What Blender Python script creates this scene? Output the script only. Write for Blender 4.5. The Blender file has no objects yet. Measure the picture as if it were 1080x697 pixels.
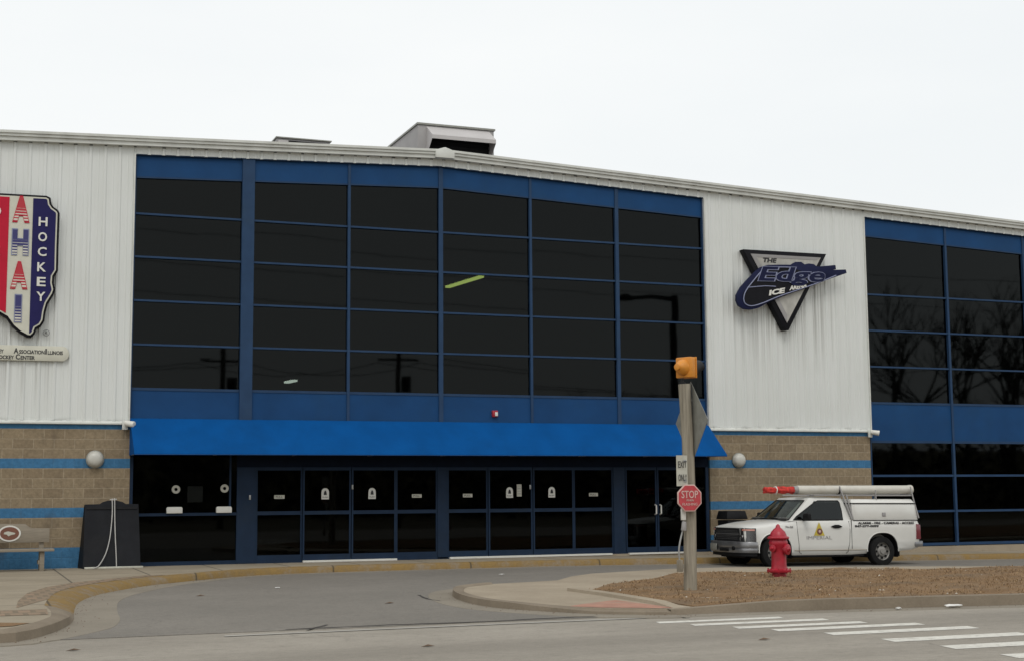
import bpy, bmesh, math, random
from mathutils import Vector, Matrix
random.seed(7)
PI = math.pi
sc = bpy.context.scene
COL = sc.collection

# ------------------------------------------------------------------ materials
def newmat(name):
    m = bpy.data.materials.new(name); m.use_nodes = True
    nt = m.node_tree; nt.nodes.clear()
    out = nt.nodes.new('ShaderNodeOutputMaterial')
    return m, nt, out

def N(nt, typ, **kw):
    n = nt.nodes.new(typ)
    for k, v in kw.items():
        if k in ('inp',):
            for a, b in v.items(): n.inputs[a].default_value = b
        else: setattr(n, k, v)
    return n

def L(nt, a, b): nt.links.new(a, b)

def ramp(nt, fac, stops, interp='LINEAR'):
    r = nt.nodes.new('ShaderNodeValToRGB'); r.color_ramp.interpolation = interp
    el = r.color_ramp.elements
    while len(el) > 1: el.remove(el[-1])
    el[0].position = stops[0][0]; el[0].color = stops[0][1]
    for p, c in stops[1:]:
        e = el.new(p); e.color = c
    if fac is not None: L(nt, fac, r.inputs[0])
    return r.outputs[0]

def g4(v): return (v, v, v, 1)
def c4(c): return (c[0], c[1], c[2], 1)

def mixc(nt, fac, a, b, mode='MIX'):
    m = nt.nodes.new('ShaderNodeMix'); m.data_type = 'RGBA'; m.blend_type = mode
    for sock, v in ((m.inputs[0], fac), (m.inputs[6], a), (m.inputs[7], b)):
        if hasattr(v, 'links'): L(nt, v, sock)
        else: sock.default_value = v
    return m.outputs[2]

def math_(nt, op, a, b=None):
    m = nt.nodes.new('ShaderNodeMath'); m.operation = op
    for i, v in enumerate((a, b)):
        if v is None: continue
        if hasattr(v, 'links'): L(nt, v, m.inputs[i])
        else: m.inputs[i].default_value = v
    return m.outputs[0]

def coords(nt, scale=(1, 1, 1)):
    g = nt.nodes.new('ShaderNodeNewGeometry')
    mp = nt.nodes.new('ShaderNodeMapping'); mp.inputs['Scale'].default_value = scale
    L(nt, g.outputs['Position'], mp.inputs[0])
    return mp.outputs[0]

def noise(nt, scale, detail=4, vec=None, rough=.55):
    n = nt.nodes.new('ShaderNodeTexNoise'); n.inputs['Scale'].default_value = scale
    n.inputs['Detail'].default_value = detail; n.inputs['Roughness'].default_value = rough
    if vec is not None: L(nt, vec, n.inputs['Vector'])
    return n.outputs[0]

def finish(nt, out, color, rough=.6, metal=0.0, bump=None, bstr=.3, bdist=.01, spec=.5, coat=0):
    p = nt.nodes.new('ShaderNodeBsdfPrincipled')
    if hasattr(color, 'links'): L(nt, color, p.inputs['Base Color'])
    else: p.inputs['Base Color'].default_value = c4(color)
    if hasattr(rough, 'links'): L(nt, rough, p.inputs['Roughness'])
    else: p.inputs['Roughness'].default_value = rough
    p.inputs['Metallic'].default_value = metal
    p.inputs['Specular IOR Level'].default_value = spec
    p.inputs['Coat Weight'].default_value = coat
    p.inputs['Coat Roughness'].default_value = .12
    if bump is not None:
        b = nt.nodes.new('ShaderNodeBump'); b.inputs['Strength'].default_value = bstr
        b.inputs['Distance'].default_value = bdist
        L(nt, bump, b.inputs['Height']); L(nt, b.outputs[0], p.inputs['Normal'])
    L(nt, p.outputs[0], out.inputs[0])
    return p

def simple(name, col, rough=.6, metal=0., var=.12, scale=6, bump=.1, bscale=60, spec=.5, coat=0, stretch=(1, 1, 1), dirt=None, dirt_amt=.5):
    m, nt, out = newmat(name)
    v = coords(nt, stretch)
    n1 = noise(nt, scale, 6, v)
    a = tuple(c * (1 - var) for c in col); b = tuple(min(1, c * (1 + var)) for c in col)
    cc = ramp(nt, n1, [(.3, c4(a)), (.7, c4(b))])
    if dirt:
        n2 = noise(nt, scale * .37, 8, v, .7)
        f = ramp(nt, n2, [(.5, g4(0)), (.75, g4(dirt_amt))])
        cc = mixc(nt, f, cc, c4(dirt))
    finish(nt, out, cc, rough, metal, noise(nt, bscale, 3, v) if bump else None, bump, .01, spec, coat)
    return m

def emit(name, col, s):
    m, nt, out = newmat(name)
    e = N(nt, 'ShaderNodeEmission', inp={'Color': c4(col), 'Strength': s}); L(nt, e.outputs[0], out.inputs[0]); return m

M = {}
# corrugated white siding: vertical run-off streaks + streaks under the signs
def siding_mat():
    m, nt, out = newmat('white_painted_siding')
    v = coords(nt, (9, 9, .35)); v2 = coords(nt, (22, 22, .9))
    st = noise(nt, 1.0, 6, v, .6); fine = noise(nt, 1.0, 4, v2, .6); big = noise(nt, .45, 3, coords(nt))
    c = ramp(nt, st, [(.25, (.65, .67, .645, 1)), (.75, (.71, .73, .71, 1))])
    c = mixc(nt, ramp(nt, fine, [(.55, g4(0)), (.8, g4(.14))]), c, (.46, .46, .42, 1))
    c = mixc(nt, ramp(nt, big, [(.4, g4(0)), (.75, g4(.25))]), c, (.50, .51, .46, 1))
    g = nt.nodes.new('ShaderNodeNewGeometry'); s = nt.nodes.new('ShaderNodeSeparateXYZ'); L(nt, g.outputs['Position'], s.inputs[0])
    X, Z = s.outputs[0], s.outputs[2]
    def mr(val, a, b, lo=0, hi=1):
        r = nt.nodes.new('ShaderNodeMapRange'); r.interpolation_type = 'SMOOTHSTEP'
        L(nt, val, r.inputs[0])
        for i, q in enumerate((a, b, lo, hi)): r.inputs[i + 1].default_value = q
        return r.outputs[0]
    # rusty run-off below the two wall signs, where rain drips off them
    def streak(x0, x1, zt, zb, amt):
        w = math_(nt, 'MULTIPLY', mr(X, x0 - .1, x0 + .15), mr(X, x1 + .1, x1 - .15))
        w = math_(nt, 'MULTIPLY', w, mr(Z, zb, zt))
        w = math_(nt, 'MULTIPLY', w, mr(Z, zt + .9, zt + .2))
        thin = ramp(nt, noise(nt, 1.0, 5, coords(nt, (16, 1, .12)), .7), [(.47, g4(0)), (.60, g4(1))])
        return math_(nt, 'MULTIPLY', math_(nt, 'MULTIPLY', w, thin), amt)
    c = mixc(nt, streak(17.85, 20.9, 6.2, 3.9, .5), c, (.20, .19, .17, 1))
    c = mixc(nt, streak(.3, 1.9, 4.4, 3.0, .4), c, (.24, .23, .21, 1))
    c = mixc(nt, math_(nt, 'MULTIPLY', mr(Z, 3.12, 3.0), ramp(nt, noise(nt, 1, 5, coords(nt, (3, 3, 8))), [(.45, g4(0)), (.6, g4(.5))])), c, (.22, .22, .20, 1))
    finish(nt, out, c, .45, 0, fine, .04)
    return m
M['siding'] = siding_mat()
M['trim'] = simple('off_white_painted_trim', (.60, .61, .57), .5, var=.08, scale=3, dirt=(.3, .29, .26), dirt_amt=.5, stretch=(1, 1, 1))
M['trim_shadow'] = simple('dark_gap_shade', (.04, .04, .04), .9)
def masonry_mat():
    m, nt, out = newmat('split_face_block')
    g = nt.nodes.new('ShaderNodeNewGeometry'); s = nt.nodes.new('ShaderNodeSeparateXYZ'); L(nt, g.outputs['Position'], s.inputs[0])
    cb = nt.nodes.new('ShaderNodeCombineXYZ'); L(nt, s.outputs[0], cb.inputs[0]); L(nt, s.outputs[2], cb.inputs[1])
    def brick(c1, c2, mo):
        b = nt.nodes.new('ShaderNodeTexBrick'); L(nt, cb.outputs[0], b.inputs['Vector'])
        b.inputs['Scale'].default_value = 1; b.inputs['Brick Width'].default_value = .406; b.inputs['Row Height'].default_value = .2032
        b.inputs['Mortar Size'].default_value = .011; b.inputs['Mortar Smooth'].default_value = .2
        b.inputs['Color1'].default_value = c1; b.inputs['Color2'].default_value = c2; b.inputs['Mortar'].default_value = mo
        return b
    b1 = brick((.285, .225, .148, 1), (.235, .182, .120, 1), (.325, .265, .185, 1))
    b2 = brick((.060, .180, .33, 1), (.054, .165, .305, 1), (.065, .18, .32, 1))
    # course bands painted blue: constant steps on height
    z = math_(nt, 'DIVIDE', s.outputs[2], 3.2)
    w = [(0, 1), (.406, 0), (1.016, 1), (1.219, 0), (2.032, 1), (2.235, 0), (2.845, 1)]
    msk = ramp(nt, z, [(a / 3.2, g4(b)) for a, b in w], 'CONSTANT')
    c = mixc(nt, msk, b1.outputs[0], b2.outputs[0])
    n = noise(nt, 14, 8, coords(nt), .7)
    c = mixc(nt, .8, c, ramp(nt, n, [(.25, g4(.62)), (.75, g4(1.25))]), 'MULTIPLY')
    d = noise(nt, 1.3, 6, coords(nt, (1.4, 1, .5)), .65)
    c = mixc(nt, ramp(nt, d, [(.56, g4(0)), (.75, g4(.5))]), c, (.07, .055, .045, 1))
    hb = math_(nt, 'ADD', math_(nt, 'MULTIPLY', b1.outputs['Fac'], -.6), n)
    finish(nt, out, c, .9, 0, hb, .5, .012, .15)
    return m
M['masonry'] = masonry_mat()
M['blue_panel'] = simple('dark_blue_metal_panel', (.006, .050, .150), .6, var=.13, scale=1.2, bump=.03, dirt=(.012, .05, .11), dirt_amt=.5, spec=.2)
M['mullion'] = simple('blue_anodised_mullion', (.020, .050, .110), .6, var=.12, scale=3, bump=.02, dirt=(.035, .06, .09), dirt_amt=.4, spec=.2)
M['mullion_dark'] = simple('shaded_navy_door_frame', (.010, .024, .052), .6, var=.15, scale=3, bump=.02, dirt=(.02, .028, .038), dirt_amt=.5, spec=.2)  # frame navy darkened in colour for the deep shade under the awning
M['transom'] = simple('shade_darkened_navy_panel', (.006, .011, .024), .7, spec=.1, bump=0)  # awning shade put into the colour: navy taken down to near black
M['awning'] = simple('bright_blue_awning_fabric', (.001, .070, .25), .85, var=.12, scale=1.5, bump=.35, bscale=3.5, spec=.1, stretch=(1, 1, .3), dirt=(.003, .045, .15), dirt_amt=.45)
def glass_mat(name, tint, ior):
    m, nt, out = newmat(name)
    f = N(nt, 'ShaderNodeFresnel', inp={'IOR': ior})
    gl = N(nt, 'ShaderNodeBsdfGlossy', inp={'Roughness': 0.024, 'Color': (.93, 1, 1, 1)})
    # panes are never perfectly flat: a very slow wobble
    b = nt.nodes.new('ShaderNodeBump'); b.inputs['Strength'].default_value = .10; b.inputs['Distance'].default_value = .006
    L(nt, noise(nt, .9, 1, coords(nt)), b.inputs['Height']); L(nt, b.outputs[0], gl.inputs['Normal'])
    tr = N(nt, 'ShaderNodeBsdfTransparent', inp={'Color': c4(tint)})
    mx = nt.nodes.new('ShaderNodeMixShader'); L(nt, f.outputs[0], mx.inputs[0]); L(nt, tr.outputs[0], mx.inputs[1]); L(nt, gl.outputs[0], mx.inputs[2])
    L(nt, mx.outputs[0], out.inputs[0]); return m
M['glass'] = glass_mat('dark_tinted_glass', (.09, .10, .10), 1.27)
M['glass_low'] = glass_mat('storefront_glass', (.22, .23, .23), 1.27)
M['glass_ticket'] = glass_mat('ticket_window_glass', (.42, .43, .43), 1.27)
M['truck_glass'] = glass_mat('vehicle_side_glass', (.06, .065, .065), 1.45)
M['windshield'] = glass_mat('vehicle_windscreen', (.45, .50, .48), 1.5)
M['interior'] = simple('interior_dark_wall', (.10, .10, .10), .9, bump=0)
M['interior_floor'] = simple('interior_floor', (.05, .05, .05), .8, bump=0)
def concrete(name, a, b, joints=None, dark=(.10, .09, .075)):
    m, nt, out = newmat(name)
    v = coords(nt)
    n1 = noise(nt, .8, 8, v, .65); n2 = noise(nt, 35, 5, v, .7); n3 = noise(nt, 3.1, 8, v, .75)
    c = ramp(nt, n1, [(.3, c4(a)), (.7, c4(b))])
    c = mixc(nt, .6, c, ramp(nt, n2, [(.2, g4(.75)), (.8, g4(1.2))]), 'MULTIPLY')
    c = mixc(nt, ramp(nt, n3, [(.58, g4(0)), (.75, g4(.45))]), c, c4(dark))
    h = n2
    if joints:
        g = nt.nodes.new('ShaderNodeNewGeometry'); s = nt.nodes.new('ShaderNodeSeparateXYZ'); L(nt, g.outputs['Position'], s.inputs[0])
        for k in (0, 1):
            q = math_(nt, 'FRACT', math_(nt, 'ADD', math_(nt, 'DIVIDE', s.outputs[k], joints), 100.27))
            q = math_(nt, 'ABSOLUTE', math_(nt, 'SUBTRACT', q, .5))
            f = ramp(nt, q, [(.012 / joints, g4(.75)), (.022 / joints, g4(0))])
            c = mixc(nt, f, c, c4(tuple(x * .55 for x in dark)))
    finish(nt, out, c, .9, 0, h, .35, .008, .25)
    return m
M['concrete'] = concrete('weathered_sidewalk_concrete', (.25, .212, .155), (.335, .287, .215), 1.52)
M['kerb'] = concrete('kerb_concrete', (.28, .232, .17), (.38, .32, .24))
M['gutter'] = concrete('gutter_concrete', (.205, .180, .143), (.265, .235, .188))
M['street_kerb'] = concrete('dirty_street_kerb_concrete', (.175, .142, .103), (.26, .215, .16))
def yellow_kerb():
    m, nt, out = newmat('worn_yellow_kerb_paint')
    v = coords(nt)
    n = noise(nt, 2.2, 9, v, .72); n2 = noise(nt, 24, 5, v, .7)
    c = ramp(nt, n, [(.38, (.24, .19, .13, 1)), (.50, (.235, .155, .062, 1)), (.72, (.29, .185, .055, 1))])
    c = mixc(nt, .7, c, ramp(nt, n2, [(.2, g4(.65)), (.8, g4(1.2))]), 'MULTIPLY')
    g = nt.nodes.new('ShaderNodeNewGeometry'); s = nt.nodes.new('ShaderNodeSeparateXYZ'); L(nt, g.outputs['Position'], s.inputs[0])
    q = math_(nt, 'ABSOLUTE', math_(nt, 'SUBTRACT', math_(nt, 'FRACT', math_(nt, 'ADD', math_(nt, 'DIVIDE', s.outputs[0], 3.05), 50.1)), .5))
    c = mixc(nt, ramp(nt, q, [(.004, g4(.8)), (.008, g4(0))]), c, (.06, .05, .035, 1))
    finish(nt, out, c, .85, 0, n2, .4, .008, .25); return m
M['yellow'] = yellow_kerb()
def asphalt(name, a, b, patch, spk, ck):
    m, nt, out = newmat(name)
    v = coords(nt)
    n1 = noise(nt, .35, 7, v, .6); n2 = noise(nt, 70, 4, v, .75); n3 = noise(nt, 5, 9, v, .75)
    lane = noise(nt, .5, 5, coords(nt, (.12, 1.6, 1)), .6)
    c = ramp(nt, n1, [(.3, c4(a)), (.7, c4(b))])
    c = mixc(nt, ramp(nt, lane, [(.42, g4(0)), (.66, g4(.6))]), c, c4(patch))
    c = mixc(nt, .55, c, ramp(nt, noise(nt, 9, 8, coords(nt, (1, 1.6, 1)), .8), [(.3, g4(.72)), (.7, g4(1.22))]), 'MULTIPLY')
    c = mixc(nt, spk, c, ramp(nt, n2, [(.25, g4(.55)), (.75, g4(1.4))]), 'MULTIPLY')
    c = mixc(nt, ramp(nt, n3, [(.54, g4(0)), (.70, g4(.5))]), c, c4(tuple(x * .62 for x in a)))
    vo = nt.nodes.new('ShaderNodeTexVoronoi'); vo.feature = 'DISTANCE_TO_EDGE'; vo.inputs['Scale'].default_value = .28
    ad = nt.nodes.new('ShaderNodeVectorMath'); ad.operation = 'ADD'
    nn = nt.nodes.new('ShaderNodeTexNoise'); nn.inputs['Scale'].default_value = 1.4; nn.inputs['Detail'].default_value = 5; L(nt, v, nn.inputs['Vector'])
    L(nt, v, ad.inputs[0]); L(nt, nn.outputs[1], ad.inputs[1]); L(nt, ad.outputs[0], vo.inputs['Vector'])
    c = mixc(nt, math_(nt, 'MULTIPLY', ramp(nt, vo.outputs[0], [(.0, g4(.5)), (.005, g4(0))]), ramp(nt, n1, [(.52, g4(0)), (.6, g4(.7))])), c, (.05, .045, .04, 1))
    finish(nt, out, c, .88, 0, n2, .5, .006, .3); return m
M['drive'] = asphalt('driveway_asphalt', (.170, .156, .135), (.222, .203, .176), (.185, .169, .146), .75, .0)
M['road'] = asphalt('street_asphalt', (.262, .236, .197), (.335, .304, .256), (.198, .178, .148), .6, .0)
def dirt_mat():
    m, nt, out = newmat('dormant_grass_and_dirt')
    v = coords(nt)
    n1 = noise(nt, 1.6, 9, v, .75); n2 = noise(nt, 26, 7, v, .8); n3 = noise(nt, .5, 5, coords(nt, (1, 2.5, 1)), .6)
    c = ramp(nt, n1, [(.3, (.17, .105, .056, 1)), (.5, (.24, .153, .086, 1)), (.72, (.31, .212, .125, 1))])
    c = mixc(nt, .85, c, ramp(nt, n2, [(.25, g4(.55)), (.75, g4(1.3))]), 'MULTIPLY')
    c = mixc(nt, ramp(nt, noise(nt, 5, 6, v, .7), [(.5, g4(0)), (.68, g4(.55))]), c, (.15, .12, .085, 1))
    c = mixc(nt, ramp(nt, n3, [(.5, g4(0)), (.66, g4(.6))]), c, (.16, .125, .09, 1))
    finish(nt, out, c, .95, 0, math_(nt, 'ADD', n2, n1), .6, .02, .05); return m
M['dirt'] = dirt_mat()
M['straw'] = simple('dry_grass_blades', (.30, .20, .105), .9, var=.3, scale=9, bump=0)
M['stone'] = simple('pale_pebbles', (.42, .38, .32), .9, var=.3, scale=20)
M['clod'] = simple('dark_soil_clods', (.12, .075, .045), .95, var=.4, scale=10)
def paver_mat():
    m, nt, out = newmat('brick_pavers')
    b = nt.nodes.new('ShaderNodeTexBrick'); L(nt, coords(nt), b.inputs['Vector'])
    b.inputs['Scale'].default_value = 1; b.inputs['Brick Width'].default_value = .21; b.inputs['Row Height'].default_value = .42
    b.inputs['Mortar Size'].default_value = .035; b.inputs['Mortar Smooth'].default_value = .2
    b.inputs['Color1'].default_value = (.27, .195, .135, 1); b.inputs['Color2'].default_value = (.235, .18, .125, 1); b.inputs['Mortar'].default_value = (.19, .15, .105, 1)
    n2 = noise(nt, 20, 6, coords(nt), .7)
    c = mixc(nt, .7, b.outputs[0], ramp(nt, n2, [(.2, g4(.7)), (.8, g4(1.25))]), 'MULTIPLY')
    finish(nt, out, c, .9, 0, math_(nt, 'SUBTRACT', n2, b.outputs['Fac']), .5, .01, .2); return m
M['pavers'] = paver_mat()
M['mat_red'] = simple('worn_red_tactile_concrete', (.36, .185, .13), .85, var=.16, scale=5, dirt=(.31, .25, .19), dirt_amt=1.0, bump=.4, bscale=18)
M['white_paint'] = simple('worn_road_paint', (.60, .58, .52), .8, var=.10, scale=22, dirt=(.30, .27, .23), dirt_amt=1.0, bump=.2)
M['faint_paint'] = simple('faint_worn_line', (.36, .34, .30), .85, var=.1, scale=3, dirt=(.22, .2, .17), dirt_amt=1.0)
M['crack'] = simple('tar_filled_crack', (.045, .04, .035), .9)
M['wood'] = simple('weathered_grey_wood', (.29, .26, .205), .9, var=.28, scale=3, bump=.7, bscale=9, stretch=(9, 9, .5), spec=.2, dirt=(.09, .075, .055), dirt_amt=.7)
M['bench_wood'] = simple('weathered_tan_bench_board', (.25, .215, .165), .8, var=.12, scale=4, stretch=(1, 8, 8), bump=.2)
M['alu'] = simple('weathered_aluminium_sign_back', (.27, .27, .24), .5, .35, var=.15, scale=7)
M['steel'] = simple('galvanised_steel', (.35, .35, .34), .45, .6, var=.15, scale=10)
M['hvac'] = simple('grey_galvanised_sheet', (.30, .29, .285), .6, .15, var=.08, scale=2)
M['hvac_light'] = simple('pale_grey_hood_sheet', (.47, .45, .44), .6, .05, var=.06, scale=2)
M['dark'] = simple('black_louvre', (.015, .015, .016), .8, spec=.1)
M['black_plastic'] = simple('black_plastic', (.008, .008, .009), .6, spec=.2, var=.3)
M['board'] = simple('charcoal_board', (.014, .015, .018), .75, spec=.15, var=.2, scale=3, dirt=(.03, .03, .03), dirt_amt=.5)
M['rope'] = simple('pale_rope', (.45, .44, .42), .9)
M['amber'] = simple('amber_signal_housing', (.62, .235, .02), .5, var=.10, scale=9, dirt=(.35, .17, .05), dirt_amt=.4)
M['sign_white'] = simple('off_white_sign_sheet', (.50, .49, .42), .5, var=.06, scale=14, dirt=(.3, .28, .22), dirt_amt=.4)
M['sign_red'] = simple('faded_red_sign_sheet', (.46, .050, .06), .5, var=.12, scale=14)
M['sign_pale'] = simple('faded_white_letters', (.60, .42, .38), .5, var=.08)
M['black_ink'] = simple('black_lettering', (.02, .02, .022), .6, bump=0)
M['hydrant'] = simple('glossy_red_hydrant_paint', (.36, .012, .028), .38, var=.16, scale=9, dirt=(.16, .02, .02), dirt_amt=.5, bump=.15, bscale=25)
M['truck_white'] = simple('white_vehicle_paint', (.66, .655, .62), .3, var=.04, scale=1.2, bump=0, coat=.5, dirt=(.50, .48, .43), dirt_amt=.45)
M['truck_trim'] = simple('dark_grey_vehicle_trim', (.014, .014, .015), .6, spec=.25)
M['grille_grey'] = simple('grey_plated_plastic', (.11, .11, .11), .4, .3, bump=0)
M['dash'] = simple('grey_cabin_trim', (.10, .10, .095), .8, bump=0)
M['chrome'] = simple('dull_chrome', (.42, .42, .42), .25, .9, var=.1, bump=0)
M['bumper'] = simple('dirty_chrome_bumper', (.27, .27, .275), .32, .75, var=.2, scale=4, bump=0, dirt=(.10, .09, .08), dirt_amt=.7)
M['tyre'] = simple('black_tyre_rubber', (.011, .011, .011), .9, spec=.2, bump=.3)
M['rim'] = simple('grey_steel_rim', (.30, .29, .27), .45, .5, var=.15, scale=10)
M['lamp_glass'] = simple('clear_headlamp_lens', (.065, .065, .065), .12, .5, var=.3, scale=20, coat=1)
M['amber_lens'] = simple('pink_orange_marker_lens', (.50, .21, .16), .2, coat=1)
M['tail_lens'] = simple('dark_red_tail_lens', (.16, .02, .03), .25, coat=1)
M['pipe_white'] = simple('white_pvc_pipe', (.56, .54, .48), .5, var=.06, dirt=(.4, .36, .28), dirt_amt=.4)
M['red_cloth'] = simple('orange_red_flag_cloth', (.46, .03, .022), .85, var=.5, scale=14)
M['ral'] = simple('sign_red_stripe', (.48, .010, .035), .6, spec=.2, var=.06)
M['navy'] = simple('sign_navy_stripe', (.018, .016, .085), .6, spec=.15, var=.08)
M['cream'] = simple('sign_cream_face', (.58, .57, .48), .5, var=.05)
M['letter_white'] = simple('white_lettering', (.68, .67, .62), .5, var=.03, bump=0)
M['edge_navy'] = simple('sign_dark_navy', (.009, .012, .045), .6, spec=.15, var=.12)
M['edge_black'] = simple('sign_near_black', (.007, .007, .010), .6, spec=.15, var=.2)
M['edge_line'] = simple('sign_lavender_line', (.22, .24, .36), .5, var=.05)
M['silver'] = simple('sign_brushed_silver', (.40, .39, .355), .5, .0, var=.2, scale=3, stretch=(2, 1, 1))
M['ball'] = simple('frosted_lamp_dome', (.52, .51, .46), .35, var=.04)
M['brown'] = simple('brown_emblem', (.17, .07, .045), .7)
M['yellow_decal'] = simple('yellow_decal', (.52, .40, .05), .5)
M['litter'] = simple('crumpled_white_paper', (.62, .61, .58), .8)
M['bark'] = simple('dark_bark', (.040, .038, .03), .95, var=.3)
M['verge'] = simple('dormant_verge_grass', (.10, .085, .045), .95, var=.35, scale=1.2, bump=.6, bscale=14)
M['tube_light'] = emit('fluorescent_tube_glow', (.92, 1.0, .24), 30)
M['tube_light2'] = emit('small_fluorescent_glow', (1.0, 1.0, .85), 34)
M['blue_ground'] = M['navy']
def letter_gradient(name, top, bot, z0, z1):
    m, nt, out = newmat(name)
    g = nt.nodes.new('ShaderNodeNewGeometry'); s = nt.nodes.new('ShaderNodeSeparateXYZ'); L(nt, g.outputs['Position'], s.inputs[0])
    r = nt.nodes.new('ShaderNodeMapRange'); L(nt, s.outputs[2], r.inputs[0]); r.inputs[1].default_value = z0; r.inputs[2].default_value = z1
    # printed pattern of horizontal pin-stripes that thin out downwards
    fr = math_(nt, 'FRACT', math_(nt, 'MULTIPLY', s.outputs[2], 18))
    f = math_(nt, 'LESS_THAN', fr, math_(nt, 'ADD', math_(nt, 'MULTIPLY', r.outputs[0], 1.2), .28))
    c = mixc(nt, f, c4(bot), c4(top))
    finish(nt, out, c, .5); return m

# ------------------------------------------------------------------ mesh builder
class MB:
    def __init__(s): s.v = []; s.f = []; s.mi = []
    def add(s, vs, fs, mi=0):
        b = len(s.v); s.v += [tuple(v) for v in vs]; s.f += [tuple(b + i for i in f) for f in fs]; s.mi += [mi] * len(fs); return s
    def box(s, x0, x1, y0, y1, z0, z1, mi=0):
        v = [(x, y, z) for z in (z0, z1) for y in (y0, y1) for x in (x0, x1)]
        return s.add(v, [(0, 2, 3, 1), (4, 5, 7, 6), (0, 1, 5, 4), (2, 6, 7, 3), (0, 4, 6, 2), (1, 3, 7, 5)], mi)
    def prism(s, pts, ax, a, b, mi=0):
        """polygon pts extruded along axis ax from a to b. ax 'y': pts=(x,z); 'z': (x,y); 'x': (y,z)"""
        def P(p, t): return {'y': (p[0], t, p[1]), 'z': (p[0], p[1], t), 'x': (t, p[0], p[1])}[ax]
        n = len(pts)
        v = [P(p, a) for p in pts] + [P(p, b) for p in pts]
        f = [tuple(range(n)), tuple(range(2 * n - 1, n - 1, -1))] + [(i, (i + 1) % n, n + (i + 1) % n, n + i) for i in range(n)]
        return s.add(v, f, mi)
    def cyl(s, p0, p1, r0, r1=None, n=16, mi=0, cap=True):
        if r1 is None: r1 = r0
        p0 = Vector(p0); p1 = Vector(p1); d = (p1 - p0).normalized()
        u = d.orthogonal().normalized(); w = d.cross(u)
        v = []
        for p, r in ((p0, r0), (p1, r1)):
            for i in range(n):
                a = 2 * PI * i / n; v.append(p + u * math.cos(a) * r + w * math.sin(a) * r)
        f = [(i, (i + 1) % n, n + (i + 1) % n, n + i) for i in range(n)]
        if cap: f += [tuple(range(n - 1, -1, -1)), tuple(range(n, 2 * n))]
        return s.add(v, f, mi)
    def lathe(s, prof, o=(0, 0, 0), axis='z', n=24, mi=0, caps=True):
        v = []; m = len(prof)
        for r, h in prof:
            for i in range(n):
                a = 2 * PI * i / n; c, q = math.cos(a) * r, math.sin(a) * r
                p = {'z': (c, q, h), 'y': (c, h, q), 'x': (h, c, q)}[axis]
                v.append((p[0] + o[0], p[1] + o[1], p[2] + o[2]))
        f = []
        for j in range(m - 1):
            for i in range(n):
                f.append((j * n + i, j * n + (i + 1) % n, (j + 1) * n + (i + 1) % n, (j + 1) * n + i))
        if caps: f.append(tuple(range(n - 1, -1, -1))); f.append(tuple(range((m - 1) * n, m * n)))
        return s.add(v, f, mi)
    def tube(s, pts, r, n=8, mi=0):
        pts = [Vector(p) for p in pts]; rings = []
        up = None
        for i, p in enumerate(pts):
            d = (pts[min(i + 1, len(pts) - 1)] - pts[max(i - 1, 0)]).normalized()
            u = d.orthogonal().normalized() if up is None else (up - d * up.dot(d)).normalized()
            up = u; w = d.cross(u)
            rr = r[i] if isinstance(r, (list, tuple)) else r
            rings.append([p + u * math.cos(2 * PI * k / n) * rr + w * math.sin(2 * PI * k / n) * rr for k in range(n)])
        v = [q for ring in rings for q in ring]; f = []
        for j in range(len(rings) - 1):
            for i in range(n): f.append((j * n + i, j * n + (i + 1) % n, (j + 1) * n + (i + 1) % n, (j + 1) * n + i))
        f.append(tuple(range(n - 1, -1, -1))); f.append(tuple(range((len(rings) - 1) * n, len(rings) * n)))
        return s.add(v, f, mi)
    def mesh(s, name, off, mats, bevel=0, smooth=35, seg=2, sub=0):
        me = bpy.data.meshes.new(name)
        me.from_pydata([(v[0] - off[0], v[1] - off[1], v[2] - off[2]) for v in s.v], [], s.f)
        for p, i in zip(me.polygons, s.mi): p.material_index = i
        for m in mats: me.materials.append(m)
        bm = bmesh.new(); bm.from_mesh(me)
        bmesh.ops.recalc_face_normals(bm, faces=bm.faces[:])
        if bevel:
            es = [e for e in bm.edges if len(e.link_faces) == 2 and e.calc_face_angle(0) > math.radians(28)]
            bmesh.ops.bevel(bm, geom=es, offset=bevel, segments=seg, affect='EDGES', profile=.5, clamp_overlap=True)
        bm.to_mesh(me); bm.free()
        if smooth:
            me.shade_smooth(); me.set_sharp_from_angle(angle=math.radians(smooth))
        return me

def worldloc(o):
    v = Vector((0, 0, 0))
    while o is not None: v += o.location; o = o.parent
    return v

def tag(o, label=None, cat=None, group=None, kind=None):
    if label: o['label'] = label
    if cat: o['category'] = cat
    if group: o['group'] = group
    if kind: o['kind'] = kind
    return o

def thing(name, loc, label, cat, group=None):
    o = bpy.data.objects.new(name, None); COL.objects.link(o); o.location = loc; o.empty_display_size = .2
    return tag(o, label, cat, group)

def obj(name, mb, m, parent=None, bevel=0, smooth=35, label=None, seg=2):
    """one mesh object; vertices are given in world space"""
    mats = m if isinstance(m, (list, tuple)) else [m]
    if parent is not None: off = worldloc(parent)
    else:
        xs = [v[0] for v in mb.v]; ys = [v[1] for v in mb.v]; zs_ = [v[2] for v in mb.v]
        off = Vector(((min(xs) + max(xs)) / 2, (min(ys) + max(ys)) / 2, min(zs_)))
    me = mb.mesh(name, off, mats, bevel, smooth, seg)
    o = bpy.data.objects.new(name, me); COL.objects.link(o)
    if parent is not None: o.parent = parent
    else: o.location = off
    if label: o['label'] = label
    return o

def struct(name, mb, m, **k): return tag(obj(name, mb, m, **k), kind='structure')

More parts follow.
